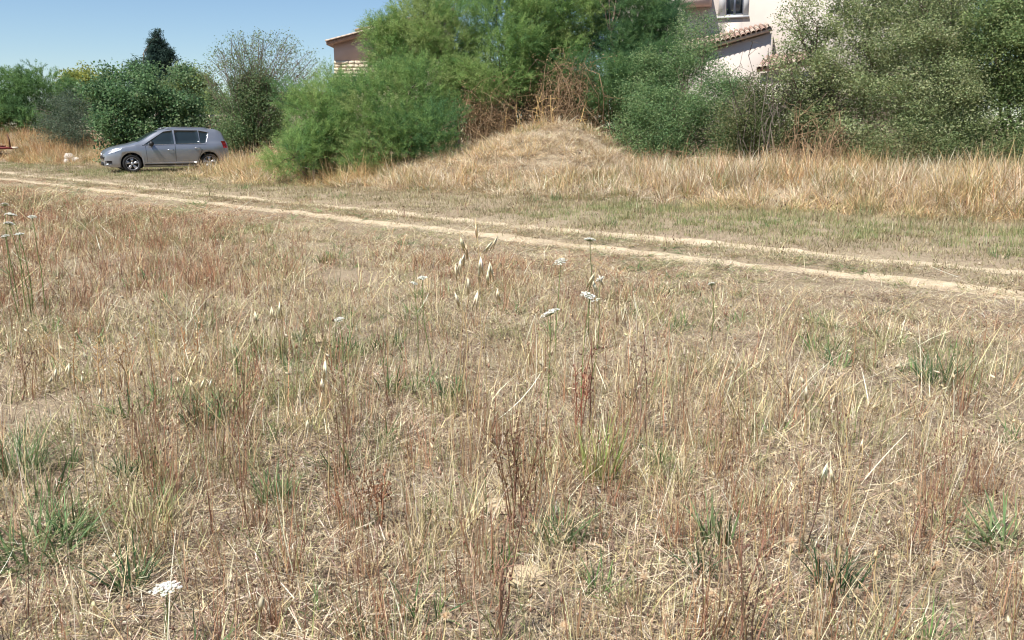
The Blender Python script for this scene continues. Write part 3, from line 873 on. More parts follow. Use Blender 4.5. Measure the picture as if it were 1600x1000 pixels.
tree('hazy_tree', 'pale grey green tree between the conifer and the twiggy shrub', 'tree', x, y,
     [lobe(298, 126, 50, 22, 24, 1.0), lobe(322, 150, 50, 20, 26, 1.0), lobe(300, 175, 50, 30, 30, 1.0), lobe(268, 138, 50, 34, 18, 1.0), lobe(345, 180, 49, 30, 34, 1.0)],
     'leaf', None, 0.06, 8, cols=[(116, 136, 92), (140, 150, 88), (104, 124, 92)], per=24, sig=0.22, ll=0.14, dens=70, gap=0.28)

# twiggy shrub by the car: dense skirt, long bare shoots against the sky
def twig_shrub():
    bx, by = P2(392, 35.5)
    bz = hz(bx, by); org = np.array([bx, by, bz])
    o = thing('twiggy_shrub', 'tall shrub with long bare shoots against the sky behind the car boot', 'bush', org)
    mb = MB(); cs = []
    k = 35.5 / F
    for i in range(110):
        tx = rng.uniform(312, 506)
        top = np.interp(tx, [318, 335, 370, 420, 470, 500], [105, 75, 48, 42, 60, 95]) + abs(rng.normal(0, 16))
        e = pix(tx, top, 35.5 + rng.uniform(-1.3, 1.3)) - org
        b = np.array([rng.normal(0, 0.35), rng.normal(0, 0.3), -0.05])
        P = curve(b, e, 0.0, 9, 0.035)
        P[:, 0] = b[0] + (P[:, 0] - b[0]) * (np.linspace(0, 1, 9) ** 1.05)
        mb.tube(P, np.linspace(0.02, 0.005, 9), 4, cap=False)
        for j in range(5):
            a = rng.integers(4, 8)
            q = P[a] + np.array([rng.normal(0, .28), rng.normal(0, .25), rng.uniform(0.15, .55)])
            mb.tube(curve(P[a], q, 0.0, 4, 0.05), np.linspace(0.008, 0.004, 4), 3, cap=False)
            if rng.uniform() < 0.75: cs.append(q)
        for a in (5, 6, 7, 8):
            if rng.uniform() < 0.55: cs.append(P[a] + rng.normal(0, .06, 3))
    mb.build('trunk', M['bark'], o)
    V1, q1, C1 = leaf_cloud(np.array(cs), 14, 0.13, 0.085, [(126, 144, 104), (110, 130, 92), (142, 156, 118)], 0.4)
    L = [lobe(388, 170, 35.5, 48, 50, 1.2), lobe(425, 190, 35.5, 30, 44, 1.0), lobe(372, 205, 35.2, 46, 34, 1.1), lobe(400, 135, 35.5, 30, 36, 0.9)]
    cc = []
    for c, r in L:
        Q, d = in_lobe(int((4.19 * r.prod()) ** 0.8 * 130), c - org, r, 0.4)
        cc.append(Q[fnoise(Q[:, 0] * 1.5, Q[:, 2] * 1.5, 91) > 0.36])
    V2, q2, C2 = leaf_cloud(np.concatenate(cc), 24, 0.19, 0.085, [(112, 138, 92), (98, 124, 84), (128, 148, 102), (142, 154, 108)], 0.45)
    obj('crown', np_mesh('crown', np.concatenate([V1, V2]), [np.concatenate([q1, q2 + len(V1)])], M['leaf'], np.concatenate([C1, C2])), o)
twig_shrub()

# dead brown stems in the heart of the thicket, behind the top of the mound
def dead_stems(name, label, cx, Y, specs, n, mat, rad, leafcols=None, spread=0.28):
    bx, by = P2(cx, Y); bz = hz(bx, by); org = np.array([bx, by, bz])
    o = thing(name, label, 'dead brush', org)
    mb = MB(); ends = []
    for i in range(n):
        x0, y0, x1, y1 = specs[rng.integers(len(specs))]
        tx = rng.uniform(x0, x1); ty = rng.uniform(y0, y1)
        e = pix(tx, ty, Y + rng.uniform(-0.7, 0.9)) - org
        b = np.array([(tx - cx) * Y / F * rng.uniform(0.2, 0.9) + rng.normal(0, 0.3), rng.normal(0, 0.4), 0.0])
        b[2] = hz(bx + b[0], by + b[1]) - bz - 0.05
        if spread > 0.5: b = b + np.array([rng.normal(0, 0.5), 0, 0]); b[2] = hz(bx + b[0], by + b[1]) - bz - 0.05
        P = curve(b, e, rng.uniform(-0.05, 0.3), 7, 0.09 if spread < 0.5 else 0.14)
        mb.tube(P, np.linspace(rad, rad * 0.4, 7) * rng.uniform(0.5, 1.2), 4, cap=False)
        for j in range(3):
            a = rng.integers(2, 6)
            q = P[a] + rng.normal(0, 0.28 if spread < 0.5 else 0.4, 3)
            mb.tube(curve(P[a], q, 0, 4, 0.08), np.linspace(rad * 0.45, rad * 0.2, 4), 3, cap=False)
            ends.append(q)
        ends.append(P[5])
    mb.build('stems', M[mat], o)
    if leafcols:
        V, q, C = leaf_cloud(np.array(ends), 8, 0.10, 0.05, leafcols, 0.5)
        obj('dead_leaves', np_mesh('dead_leaves', V, [q], M['leaf'], C), o)
    return o
dead_stems('dead_bramble', 'tangle of brown dead stems left of the top of the mound', 765, 26.4, [(722, 135, 800, 195), (725, 160, 790, 208)], 130, 'darktwig', 0.014, [(168, 142, 106), (140, 114, 88), (186, 160, 120)], spread=1.0)
dead_stems('dead_bramble', 'tall brown thicket of dead stems right behind the top of the mound', 890, 26.8, [(840, 110, 940, 180), (855, 85, 910, 130), (820, 150, 945, 205)], 140, 'darktwig', 0.014, [(172, 146, 110), (144, 118, 90), (190, 164, 124)], spread=1.0)
dead_stems('brush_pile', 'pile of pale dead branches right of the mound under the rounded bush', 1025, 23.6, [(970, 225, 1085, 262), (990, 235, 1060, 268)], 46, 'darktwig', 0.014)
dead_stems('brush_pile', 'grey dead branches heaped under the airy tree', 1290, 20.6, [(1200, 205, 1400, 262), (1230, 160, 1330, 240)], 90, 'twig', 0.012)
dead_stems('bare_sapling', 'leafless sapling with crooked stems before the cream house', 1195, 22.6, [(1150, 60, 1175, 110), (1195, 70, 1220, 120), (1225, 95, 1250, 150), (1170, 120, 1240, 180)], 22, 'greytwig', 0.018)

def reeds():
    bx, by = P2(860, 25.7); bz = hz(bx, by)
    o = thing('dead_reed_stand', 'stand of pale yellow dead reeds on the top of the mound', 'dead reeds', (bx, by, bz))
    for i in range(13):
        px = rng.choice([rng.uniform(800, 940), rng.normal(815, 8), rng.normal(885, 12), rng.normal(850, 10)])
        b = pix(px, 205, 25.7 + rng.uniform(-0.5, 0.5)) - np.array([bx, by, bz]); b[2] = hz(bx + b[0], by + b[1]) - bz - 0.03
        h = rng.uniform(0.35, 1.15)
        e = b + np.array([rng.normal(0, 0.22), rng.normal(0, 0.15), h])
        mb = MB(); P = curve(b, e, 0, 6, 0.03)
        mb.tube(P, np.linspace(0.010, 0.005, 6), 4)
        for j in range(3):
            a = rng.uniform(0.3, 0.9); p = b * (1 - a) + e * a
            q = p + np.array([rng.normal(0, 0.16), rng.normal(0, 0.12), rng.uniform(-0.1, 0.12)])
            mb.tube([p, (p + q) / 2 + [0, 0, 0.03], q], [0.009, 0.007, 0.002], 3, cap=False)
        mb.build('stalk', M['reed'], o)
M['reed'] = plain('pale_reed', lin((206, 174, 118)), 0.8, spec=0.15, var=0.2, scale=5)
reeds()

# ------------------------------------------------------------------ the grey car
def smooth_interp(x, xs, ys):
    xs = np.asarray(xs, float); ys = np.asarray(ys, float)
    m = np.gradient(ys, xs)
    x = np.clip(x, xs[0], xs[-1])
    i = np.clip(np.searchsorted(xs, x) - 1, 0, len(xs) - 2)
    h = xs[i + 1] - xs[i]; t = (x - xs[i]) / h
    return ((1 + 2 * t) * (1 - t) ** 2 * ys[i] + t * (1 - t) ** 2 * h * m[i] + t * t * (3 - 2 * t) * ys[i + 1] + t * t * (t - 1) * h * m[i + 1])

def build_car():
    M['paint'] = plain('grey_metallic_paint', lin((150, 153, 160)), 0.30, metal=0.55, spec=0.5, var=0.04, scale=1.5, coat=0.6)
    M['glass'] = plain('tinted_glass', (0.022, 0.032, 0.036), 0.04, spec=0.6, var=0.05)
    M['trim'] = plain('black_trim', (0.014, 0.014, 0.015), 0.5, var=0.1)
    M['tyre'] = plain('tyre_rubber', (0.022, 0.021, 0.02), 0.85, var=0.2, scale=20)
    M['alloy'] = plain('alloy', (0.55, 0.55, 0.57), 0.35, metal=0.8, var=0.05)
    M['chrome'] = plain('bright_trim', (0.62, 0.62, 0.64), 0.25, metal=0.9, var=0.03)
    M['lens'] = plain('lamp_lens', (0.62, 0.66, 0.70), 0.08, spec=0.7, var=0.25, scale=12, coat=1.0)
    M['redlens'] = plain('red_lens', (0.30, 0.02, 0.02), 0.15, var=0.1)
    XF, XR, WF, WR_, RW = 2.15, -2.22, 1.28, -1.42, 0.325
    ztop = lambda x: smooth_interp(x, [-2.22, -2.19, -2.12, -2.02, -1.86, -1.6, -1.0, -0.4, 0.0, 0.30, 1.0, 1.2, 1.6, 1.92, 2.07, 2.13, 2.15],
                                   [0.62, 0.90, 1.18, 1.41, 1.52, 1.56, 1.59, 1.59, 1.555, 1.48, 1.11, 1.045, 0.96, 0.86, 0.76, 0.68, 0.60])
    W = lambda x: smooth_interp(x, [-2.22, -2.17, -2.08, -1.9, -1.4, 0, 1.3, 1.7, 1.92, 2.05, 2.11, 2.15], [0.62, 0.74, 0.81, 0.86, 0.90, 0.905, 0.90, 0.86, 0.79, 0.70, 0.62, 0.50])
    def belt(x): return np.minimum(1.0 + np.clip(-x, 0, 2) * 0.02, ztop(x) - 0.07)
    def wroof(x):
        f = sstep(1.35, 0.3, x)
        return W(x) * (0.86 * (1 - f) + 0.73 * f) - 0.02 * f
    def zbot(x):
        z = 0.19 + 0.05 * sstep(1.7, 2.15, x) + 0.10 * sstep(-1.8, -2.2, x)
        for c in (WF, WR_):
            d2 = 0.375 ** 2 - (x - c) ** 2
            z = np.where(d2 > 0, np.maximum(z, RW + np.sqrt(np.maximum(d2, 0))), z)
        return z
    def section(x):
        """half outline from sill to roof centre, arrays over x"""
        zb = zbot(x); w = W(x); b = belt(x); t = ztop(x); wr = wroof(x); ze = t - 0.055 * np.clip((t - 0.6) / 0.6, 0.25, 1)
        b = np.maximum(b, zb + 0.06); ze = np.maximum(ze, b + 0.01)
        def up(z, k): return np.maximum(z, zb + 0.01 * k)
        pts = [(w * 0.86, zb), (w * 0.955, up(zb + 0.03, 1)), (w * 0.985, up(0.36 + 0 * x, 2)), (w * 1.0, up(0.58 + 0 * x, 3)),
               (w * 0.995, up(np.minimum(0.78, b - 0.05), 4)), (w * 0.975, b - 0.015), (w * 0.955, b + 0.0)]
        for f in (0.25, 0.5, 0.75, 1.0):
            bow = 0.018 * math.sin(PI * f)
            pts.append((w * 0.955 * (1 - f) + wr * f + bow, b * (1 - f) + ze * f))
        pts += [(wr - 0.06, t - 0.022), (wr * 0.6, t - 0.008), (0 * x, t)]
        return np.stack([np.stack(p, -1) for p in pts], 1)      # n, k, 2
    xs = np.unique(np.concatenate([np.linspace(XR, XF, 70), np.linspace(WF - .38, WF + .38, 26), np.linspace(WR_ - .38, WR_ + .38, 26), np.linspace(2.0, XF, 8), np.linspace(XR, -2.0, 8)]))
    S = section(xs); n, k, _ = S.shape
    half = np.concatenate([np.repeat(xs[:, None, None], k, 1), S], 2)
    full = np.concatenate([half[:, ::1], (half * np.array([1, -1, 1]))[:, ::-1][:, 1:]], 1); kk = full.shape[1]
    i = (np.arange(n - 1)[:, None] * kk + np.arange(kk - 1)[None, :]).ravel()
    q = np.stack([i, i + kk, i + kk + 1, i + 1], -1)
    cap = [[0] * 0]
    mb = MB().add(full.reshape(-1, 3), q)
    for e in (0, n - 1):                                         # close nose and tail
        V = full[e]; c = np.array([[V[0, 0], 0, (V[:, 2].min() + V[:, 2].max()) / 2]])
        mb.add(np.concatenate([V, c]), tris=[[j, (j + 1) % kk, kk] for j in range(kk)])
    front = np.array([-0.85, -0.53]); front /= np.linalg.norm(front)
    cx, cy = -13.07, 32.68
    o = thing('parked_car', 'grey metallic hatchback people carrier parked by the bushes at left', 'car', (cx, cy, hz(cx, cy) + 0.0), math.atan2(front[1], front[0]))
    body = mb.build('body', M['paint'], o, smooth=True)
    def yside(x, z):
        x = np.asarray(x, float); z = np.asarray(z, float)
        S = section(x.ravel()); out = np.empty(x.size)
        for a in range(x.size):
            out[a] = np.interp(z.ravel()[a], S[a, :11, 1], S[a, :11, 0])
        return out.reshape(x.shape)
    def side_patch(name, quad, mat, parent, off=0.006, side=1, nu=8, nv=5):
        (a, b, c, d) = [np.array(p) for p in quad]
        u = np.linspace(0, 1, nu)[:, None, None]; v = np.linspace(0, 1, nv)[None, :, None]
        G = (a * (1 - u) + b * u) * (1 - v) + (d * (1 - u) + c * u) * v
        Y = yside(G[..., 0], G[..., 1]) + off
        Vv = np.stack([G[..., 0], Y * side, G[..., 1]], -1).reshape(-1, 3)
        Vi = Vv - np.array([0, 0.012 * side, 0])
        i = (np.arange(nu - 1)[:, None] * nv + np.arange(nv - 1)[None, :]).ravel()
        qq = np.stack([i, i + nv, i + nv + 1, i + 1], -1)
        N = nu * nv
        rim = [a * nv for a in range(nu)] + [(nu - 1) * nv + b for b in range(1, nv)] + [a * nv + nv - 1 for a in range(nu - 2, -1, -1)] + [b for b in range(nv - 2, 0, -1)]
        sk = [[rim[a], rim[(a + 1) % len(rim)], rim[(a + 1) % len(rim)] + N, rim[a] + N] for a in range(len(rim))]
        return MB().add(np.concatenate([Vv, Vi]), np.concatenate([qq, np.array(sk)])).build(name, mat, parent, smooth=False)
    for sd in (1, -1):
        side_patch('window', [(0.84, 0.995), (-0.205, 1.015), (-0.205, 1.50), (0.10, 1.455)], M['glass'], o, side=sd)
        side_patch('window', [(-0.265, 1.015), (-1.105, 1.035), (-1.105, 1.495), (-0.265, 1.505)], M['glass'], o, side=sd)
        side_patch('window', [(-1.135, 1.035), (-1.30, 1.04), (-1.46, 1.43), (-1.135, 1.493)], M['glass'], o, side=sd)
        side_patch('window_trim', [(0.90, 0.965), (-1.33, 1.0), (-1.33, 1.03), (0.90, 0.985)], M['chrome'], o, 0.004, sd, 14, 2)
        side_patch('pillar_trim', [(-1.305, 1.01), (-1.335, 1.01), (-1.505, 1.44), (-1.465, 1.44)], M['paint'], o, 0.005, sd, 2, 6)
        side_patch('sill_glint', [(0.86, 0.325), (-0.98, 0.345), (-0.98, 0.37), (0.86, 0.35)], M['chrome'], o, 0.004, sd, 10, 2)  # bright strip painted in for light catching the sill crease
        side_patch('door_sill', [(0.86, 0.205), (-0.98, 0.205), (-0.98, 0.30), (0.86, 0.30)], M['trim'], o, 0.004, sd, 10, 3)
        d1 = side_patch('door_gap', [(0.765, 0.36), (0.755, 0.36), (0.785, 0.95), (0.795, 0.95)], M['trim'], o, 0.003, sd, 2, 8)
        side_patch('door_gap', [(-0.225, 0.37), (-0.237, 0.37), (-0.237, 0.99), (-0.225, 0.99)], M['trim'], o, 0.003, sd, 2, 8)
        side_patch('door_gap', [(-0.985, 0.37), (-0.997, 0.37), (-1.20, 0.80), (-1.188, 0.80)], M['trim'], o, 0.003, sd, 2, 8)
        side_patch('headlight', [(2.055, 0.665), (1.62, 0.815), (1.56, 0.895), (1.93, 0.795)], M['lens'], o, 0.008, sd, 10, 4)
        fg = side_patch('fog_grille', [(2.13, 0.27), (1.93, 0.30), (1.93, 0.43), (2.13, 0.44)], M['trim'], o, 0.006, sd, 6, 3)
        side_patch('fog_lamp', [(2.11, 0.30), (2.05, 0.30), (2.05, 0.36), (2.11, 0.36)], M['lens'], o, 0.022, sd, 4, 3)
        side_patch('tail_light', [(-1.98, 0.85), (-2.14, 0.85), (-2.06, 1.10), (-1.90, 1.10)], M['redlens'], o, 0.008, sd, 5, 4)
        for hx, hzv in ((-0.06, 0.80), (-1.02, 0.86)):
            yy = float(yside(np.array([hx]), np.array([hzv]))[0]) * sd
            MB().tube([[hx - 0.10, yy, hzv], [hx - 0.07, yy + 0.035 * sd, hzv], [hx + 0.07, yy + 0.035 * sd, hzv], [hx + 0.10, yy, hzv]], 0.016, 6).build('door_handle', M['chrome'], o)
        yy = float(yside(np.array([0.60]), np.array([1.0]))[0])
        mr = MB().ell((0.60, sd * (yy + 0.13), 1.03), (0.09, 0.14, 0.10), 10, 6).tube([[0.62, sd * (yy - 0.02), 0.97], [0.61, sd * (yy + 0.08), 1.0]], 0.03, 6).build('mirror', M['trim'], o, smooth=True)
        # roof rail
        xr = np.linspace(0.05, -1.45, 9)
        MB().tube(np.stack([xr, sd * (wroof(xr) - 0.02), ztop(xr) + 0.012], -1), 0.014, 5).build('roof_rail', M['paint'], o, smooth=True)
    def top_patch(name, x0, x1, f0, f1, mat, off=0.007):
        g = np.linspace(0, 1, 9); h = np.linspace(-1, 1, 11)
        V = []
        for a in g:
            x = x0 + (x1 - x0) * a; t = float(ztop(np.array([x]))[0]); w = float(wroof(np.array([x]))[0]) * (f0 + (f1 - f0) * a)
            full_w = float(wroof(np.array([x]))[0])
            for b in h:
                yy = b * w; r = abs(yy) / full_w
                zz = t - np.interp(r, [0, 0.6, 0.9, 1.0], [0, 0.008, 0.022, 0.05])
                V.append([x, yy, zz + off])
        i = (np.arange(8)[:, None] * 11 + np.arange(10)[None, :]).ravel()
        MB().add(V, np.stack([i, i + 11, i + 12, i + 1], -1)).build(name, mat, o, smooth=True)
    top_patch('windscreen', 1.02, 0.30, 0.97, 0.93, M['glass'])
    top_patch('rear_window', -1.90, -2.08, 0.88, 0.90, M['glass'])
    # nose: grille bar and plate recess, underbody, wheel-arch liners
    MB().box(2.10, 2.165, -0.44, 0.44, 0.50, 0.58).build('grille', M['trim'], o)
    MB().box(2.11, 2.17, -0.40, 0.40, 0.26, 0.38).build('lower_grille', M['trim'], o)
    MB().box(2.16, 2.185, -0.06, 0.06, 0.58, 0.68).build('badge', M['chrome'], o)
    MB().box(-2.0, 1.95, -0.60, 0.60, 0.20, 0.55).build('underbody', M['trim'], o)
    for wx in (WF, WR_):
        for sd in (1, -1):
            w = MB()
            prof = [(0.20, -0.10), (0.29, -0.105), (0.318, -0.09), (RW, -0.05), (RW, 0.05), (0.318, 0.09), (0.29, 0.105), (0.225, 0.10), (0.215, 0.07)]
            a = np.linspace(0, 2 * PI, 28, endpoint=False); np_ = len(prof)
            V = np.array([[r * math.cos(t), yv * sd, r * math.sin(t)] for t in a for r, yv in prof])
            i = np.arange(28)[:, None] * np_; j = np.arange(np_ - 1)[None, :]; i2 = ((np.arange(28) + 1) % 28)[:, None] * np_
            w.add(V, np.stack([i + j, i + j + 1, i2 + j + 1, i2 + j], -1).reshape(-1, 4))
            wh = w.build('wheel', M['tyre'], o, smooth=True, loc=(wx, 0.785 * sd, RW))
            r = MB()
            for t in range(5):
                for dt in (-0.16, 0.16):
                    an = t * 2 * PI / 5 + 0.3
                    c0 = np.array([0.045 * math.cos(an), 0, 0.045 * math.sin(an)]); c1 = np.array([0.215 * math.cos(an + dt), 0, 0.215 * math.sin(an + dt)])
                    tv = unit(np.array([-(c1 - c0)[2], 0, (c1 - c0)[0]])) * 0.019
                    for_ = np.array([0, 0.085 * sd, 0]); bk = np.array([0, 0.05 * sd, 0])
                    r.add([c0 - tv + for_, c0 + tv + for_, c1 + tv * 1.2 + for_, c1 - tv * 1.2 + for_, c0 - tv + bk, c0 + tv + bk, c1 + tv * 1.2 + bk, c1 - tv * 1.2 + bk],
                          [[0, 1, 2, 3], [4, 7, 6, 5], [0, 4, 5, 1], [1, 5, 6, 2], [2, 6, 7, 3], [3, 7, 4, 0]])
            r.ell((0, 0.08 * sd, 0), (0.05, 0.02, 0.05), 10, 5)
            an = np.linspace(0, 2 * PI, 24)
            r.tube(np.stack([0.218 * np.cos(an), np.full(24, 0.092 * sd), 0.218 * np.sin(an)], -1), 0.010, 5, cap=False)
            r.build('rim', M['alloy'], wh)
            MB().ell((0, 0.02 * sd, 0), (0.21, 0.03, 0.21), 16, 4).build('brake_disc', M['trim'], wh)
            c = MB()
            for yv in (0.0,):
                V = [[0.37 * math.cos(t), (0.52 if e else 0.87) * sd, 0.37 * math.sin(t)] for t in np.linspace(-0.5, PI + 0.5, 16) for e in (0, 1)]
                c.add(np.array(V) + np.array([wx, 0, RW]), [[2 * j, 2 * j + 1, 2 * j + 3, 2 * j + 2] for j in range(15)])
            c.build('arch_liner', M['trim'], o)
build_car()

# ------------------------------------------------------------------ buildings
M['cream'] = plain('cream_render', lin((192, 181, 171)), 0.9, spec=0.1, var=0.05, scale=1.2, bump=0.15)
M['white'] = plain('white_paint', lin((194, 193, 192)), 0.7, spec=0.2, var=0.03)
M['mauve'] = plain('shaded_render', lin((186, 164, 156)), 0.9, spec=0.1, var=0.06, scale=1.5)  # mauve tint puts eave shade into the render colour
M['tilea'] = plain('terracotta', lin((158, 132, 118)), 0.85, spec=0.1, var=0.25, scale=7)
M['tileb'] = plain('pale_terracotta', lin((180, 162, 146)), 0.85, spec=0.1, var=0.2, scale=7)
M['shutter'] = plain('grey_shutter', lin((104, 110, 124)), 0.6, spec=0.3, var=0.08)
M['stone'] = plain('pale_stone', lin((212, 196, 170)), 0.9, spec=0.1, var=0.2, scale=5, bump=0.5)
M['stoned'] = plain('grey_stone', lin((158, 144, 126)), 0.9, spec=0.1, var=0.25, scale=5, bump=0.5)
M['rooffelt'] = plain('brown_roofing', lin((104, 88, 80)), 0.9, spec=0.1, var=0.2)
M['winglass'] = plain('window_glass', (0.03, 0.04, 0.05), 0.08, spec=0.6, var=0.1)

def tile_mesh(L, r, mat):
    a = np.linspace(0, PI, 6); V = []
    for rr, z in ((r, 0.0), (r - 0.018, 0.0)):
        for e, s_ in ((0, 1.0), (1, 0.86)):
            for t in a: V.append([rr * s_ * math.cos(t), e * L, rr * s_ * math.sin(t)])
    q = []
    for j in range(5):
        q += [[j, j + 1, j + 7, j + 6], [12 + j, 18 + j, 19 + j, 13 + j], [j, 12 + j, 13 + j, j + 1], [6 + j, 7 + j, 19 + j, 18 + j]]
    q += [[0, 6, 18, 12], [5, 17, 23, 11]]
    return MB().add(V, q).mesh('roof_tile', mat)
TILE = [tile_mesh(0.45, 0.105, M['tilea']), tile_mesh(0.45, 0.105, M['tileb'])]

def tile_roof(parent, A, B, C, D, pitch=0.21, rowl=0.38, maxrows=6):
    """barrel tiles on the quad A-B (low edge) D-C (high edge), in the parent's frame; each tile a piece"""
    A, B, C, D = [Vector(p) for p in (A, B, C, D)]
    up = ((D - A) + (C - B)) * 0.5; ln = (B - A)
    nc = max(1, int(ln.length / pitch)); nr = min(maxrows, max(1, int(up.length / rowl)))
    nrm = ln.cross(up).normalized()
    if nrm.z < 0: nrm = -nrm
    from mathutils import Matrix
    for i in range(nc):
        for j in range(nr):
            u = (i + 0.5) / nc; v = j / nr
            p = (A.lerp(B, u)).lerp(D.lerp(C, u), v)
            yv = ((D.lerp(C, u)) - (A.lerp(B, u))).normalized(); xv = yv.cross(nrm).normalized(); zv = xv.cross(yv)
            o = obj('roof_tile', TILE[int(rng.uniform() < 0.45)], parent)
            mt = Matrix((xv, yv, zv)).transposed().to_4x4(); mt.translation = p + nrm * (0.012 + 0.02 * rng.uniform() + (0.03 if j else 0.0) * 0) - yv * 0.06
            o.matrix_local = mt

def slab(name, pts, th, mat, parent):
    P = [np.array(p, float) for p in pts]
    n = np.cross(P[1] - P[0], P[3] - P[0]); n /= np.linalg.norm(n)
    if n[2] < 0: n = -n
    return MB().add(P + [p - n * th for p in P], [[0, 1, 2, 3], [7, 6, 5, 4], [0, 4, 5, 1], [1, 5, 6, 2], [2, 6, 7, 3], [3, 7, 4, 0]]).build(name, mat, parent)

def cream_house():
    a = math.radians(-20)
    p0 = pix(1300, 200, 38.0); ox, oy = p0[0], p0[1]; oz = 0.2
    o = thing('cream_house', 'big cream rendered house showing between the trees at top right', 'house', (ox, oy, oz), a)
    ca, sa = math.cos(a), math.sin(a)
    def loc(px, py, yl):
        """local point on the plane y = yl seen at this pixel"""
        d = pix(px, py, 10.0) - np.array([0, 0, CAMZ])
        oo = np.array([0 - ox, 0 - oy, CAMZ - oz])
        R = np.array([[ca, sa, 0], [-sa, ca, 0], [0, 0, 1]])
        dl = R @ d; ol = R @ oo
        t = (yl - ol[1]) / dl[1]
        return ol + dl * t
    # main block with the window opening left open in the front wall
    w0 = loc(1133, 24, 0); w1 = loc(1161, 24, 0)
    wx0, wx1, wz0 = w0[0], w1[0], w0[2]; wz1 = wz0 + 1.35
    XL, XR_, ZT = -9.6, 5.0, 8.6
    mb = MB()
    mb.box(XL, wx0, 0, 0.3, 0, ZT).box(wx1, XR_, 0, 0.3, 0, ZT).box(wx0, wx1, 0.001, 0.299, 0, wz0).box(wx0, wx1, 0.001, 0.299, wz1, ZT)
    mb.box(XL + 0.002, XL + 0.3, 0.3, 8, 0, ZT - 0.002).box(XR_ - 0.3, XR_ - 0.002, 0.3, 8, 0, ZT - 0.002).box(XL, XR_, 8, 8.3, 0, ZT)
    mb.build('wall', M['cream'], o)
    # window: glass, frame, surround, sill, shutters
    wn_ = MB().box(wx0, wx1, 0.16, 0.18, wz0, wz1).build('window', M['winglass'], o)
    f = MB(); xm = (wx0 + wx1) / 2
    f.box(wx0, wx0 + 0.06, 0.11, 0.155, wz0, wz1).box(wx1 - 0.06, wx1, 0.11, 0.155, wz0, wz1).box(xm - 0.05, xm + 0.05, 0.108, 0.155, wz0, wz1).box(wx0 + .06, wx1 - .06, 0.112, 0.155, wz0, wz0 + 0.06)
    f.build('frame', M['shutter'], wn_)
    MB().box(wx0 - 0.30, wx0 - 0.002, -0.03, 0, wz0 - 0.05, wz1).build('surround', M['white'], wn_)
    MB().box(wx1 + 0.002, wx1 + 0.22, -0.03, 0, wz0 - 0.05, wz1).build('surround', M['white'], wn_)
    MB().box(wx0 - 0.34, wx1 + 0.26, -0.10, 0, wz0 - 0.13, wz0 - 0.052).build('sill', M['white'], wn_)
    # roof
    ov = 0.55
    slab('roof', [(XL - ov, -ov, ZT), (XR_ + ov, -ov, ZT), (XR_ - 3, 4.1, ZT + 1.6), (XL + 3, 4.1, ZT + 1.6)], 0.14, M['tilea'], o)
    slab('roof', [(XL - ov, 8.3 + ov, ZT), (XR_ + ov, 8.3 + ov, ZT), (XR_ - 3, 4.15, ZT + 1.6), (XL + 3, 4.15, ZT + 1.6)], 0.14, M['tilea'], o)
    slab('roof', [(XL - ov, -ov, ZT + 0.003), (XL - ov, 8.3 + ov, ZT + 0.003), (XL + 3, 4.15, ZT + 1.603), (XL + 3, 4.1, ZT + 1.603)], 0.13, M['tilea'], o)
    slab('roof', [(XR_ + ov, -ov, ZT + 0.003), (XR_ + ov, 8.3 + ov, ZT + 0.003), (XR_ - 3, 4.15, ZT + 1.603), (XR_ - 3, 4.1, ZT + 1.603)], 0.13, M['tilea'], o)
    # added block, toned to stand for the shaded band left of the window
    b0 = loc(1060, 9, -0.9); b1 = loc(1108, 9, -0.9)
    MB().box(b0[0], b1[0], -0.9, -0.002, b0[2], b0[2] + 0.5).build('shade_block', M['mauve'], o)
    MB().tube([(XL + 0.2, -0.62, ZT - 0.12), (XR_ - 0.2, -0.62, ZT - 0.12)], 0.06, 8).build('gutter', M['shutter'], o)
    # annex with a tiled roof falling to the left
    A = loc(1072, 82, -1.7); B = loc(1206, 44, -1.7); C = loc(1200, 38, -0.01); D = loc(1072, 66, -0.01)
    slab('annex_roof', [A, B, C, D], 0.12, M['tileb'], o)
    ax0, ax1 = A[0] + 0.1, B[0] - 0.02
    def zr(x): return A[2] + (B[2] - A[2]) * (x - A[0]) / (B[0] - A[0]) - 0.16
    V = []
    for yv in (-1.42, -1.15):
        V += [[ax0, yv, 0], [ax1, yv, 0], [ax1, yv, zr(ax1)], [ax0, yv, zr(ax0)]]
    MB().add(V, [[0, 1, 2, 3], [7, 6, 5, 4], [0, 4, 5, 1], [1, 5, 6, 2], [2, 6, 7, 3], [3, 7, 4, 0]]).build('annex_wall', M['cream'], o)
    MB().box(ax1 - 0.28, ax1 - 0.003, -1.148, -0.002, 0, zr(ax1) - 0.01).build('annex_wall', M['cream'], o)
    tile_roof(o, A, B, C, D)
    # lower tiled lean-to at the right
    A = loc(1182, 108, -3.4); B = loc(1272, 97, -3.4); C = loc(1268, 82, -1.5); D = loc(1196, 90, -1.5)
    slab('lean_to_roof', [A, B, C, D], 0.12, M['tilea'], o)
    tile_roof(o, A, B, C, D)
    MB().box(A[0] + 0.15, B[0] - 0.1, -3.1, -2.85, 0, min(A[2], B[2]) - 0.14).build('lean_to_wall', M['cream'], o)
cream_house()

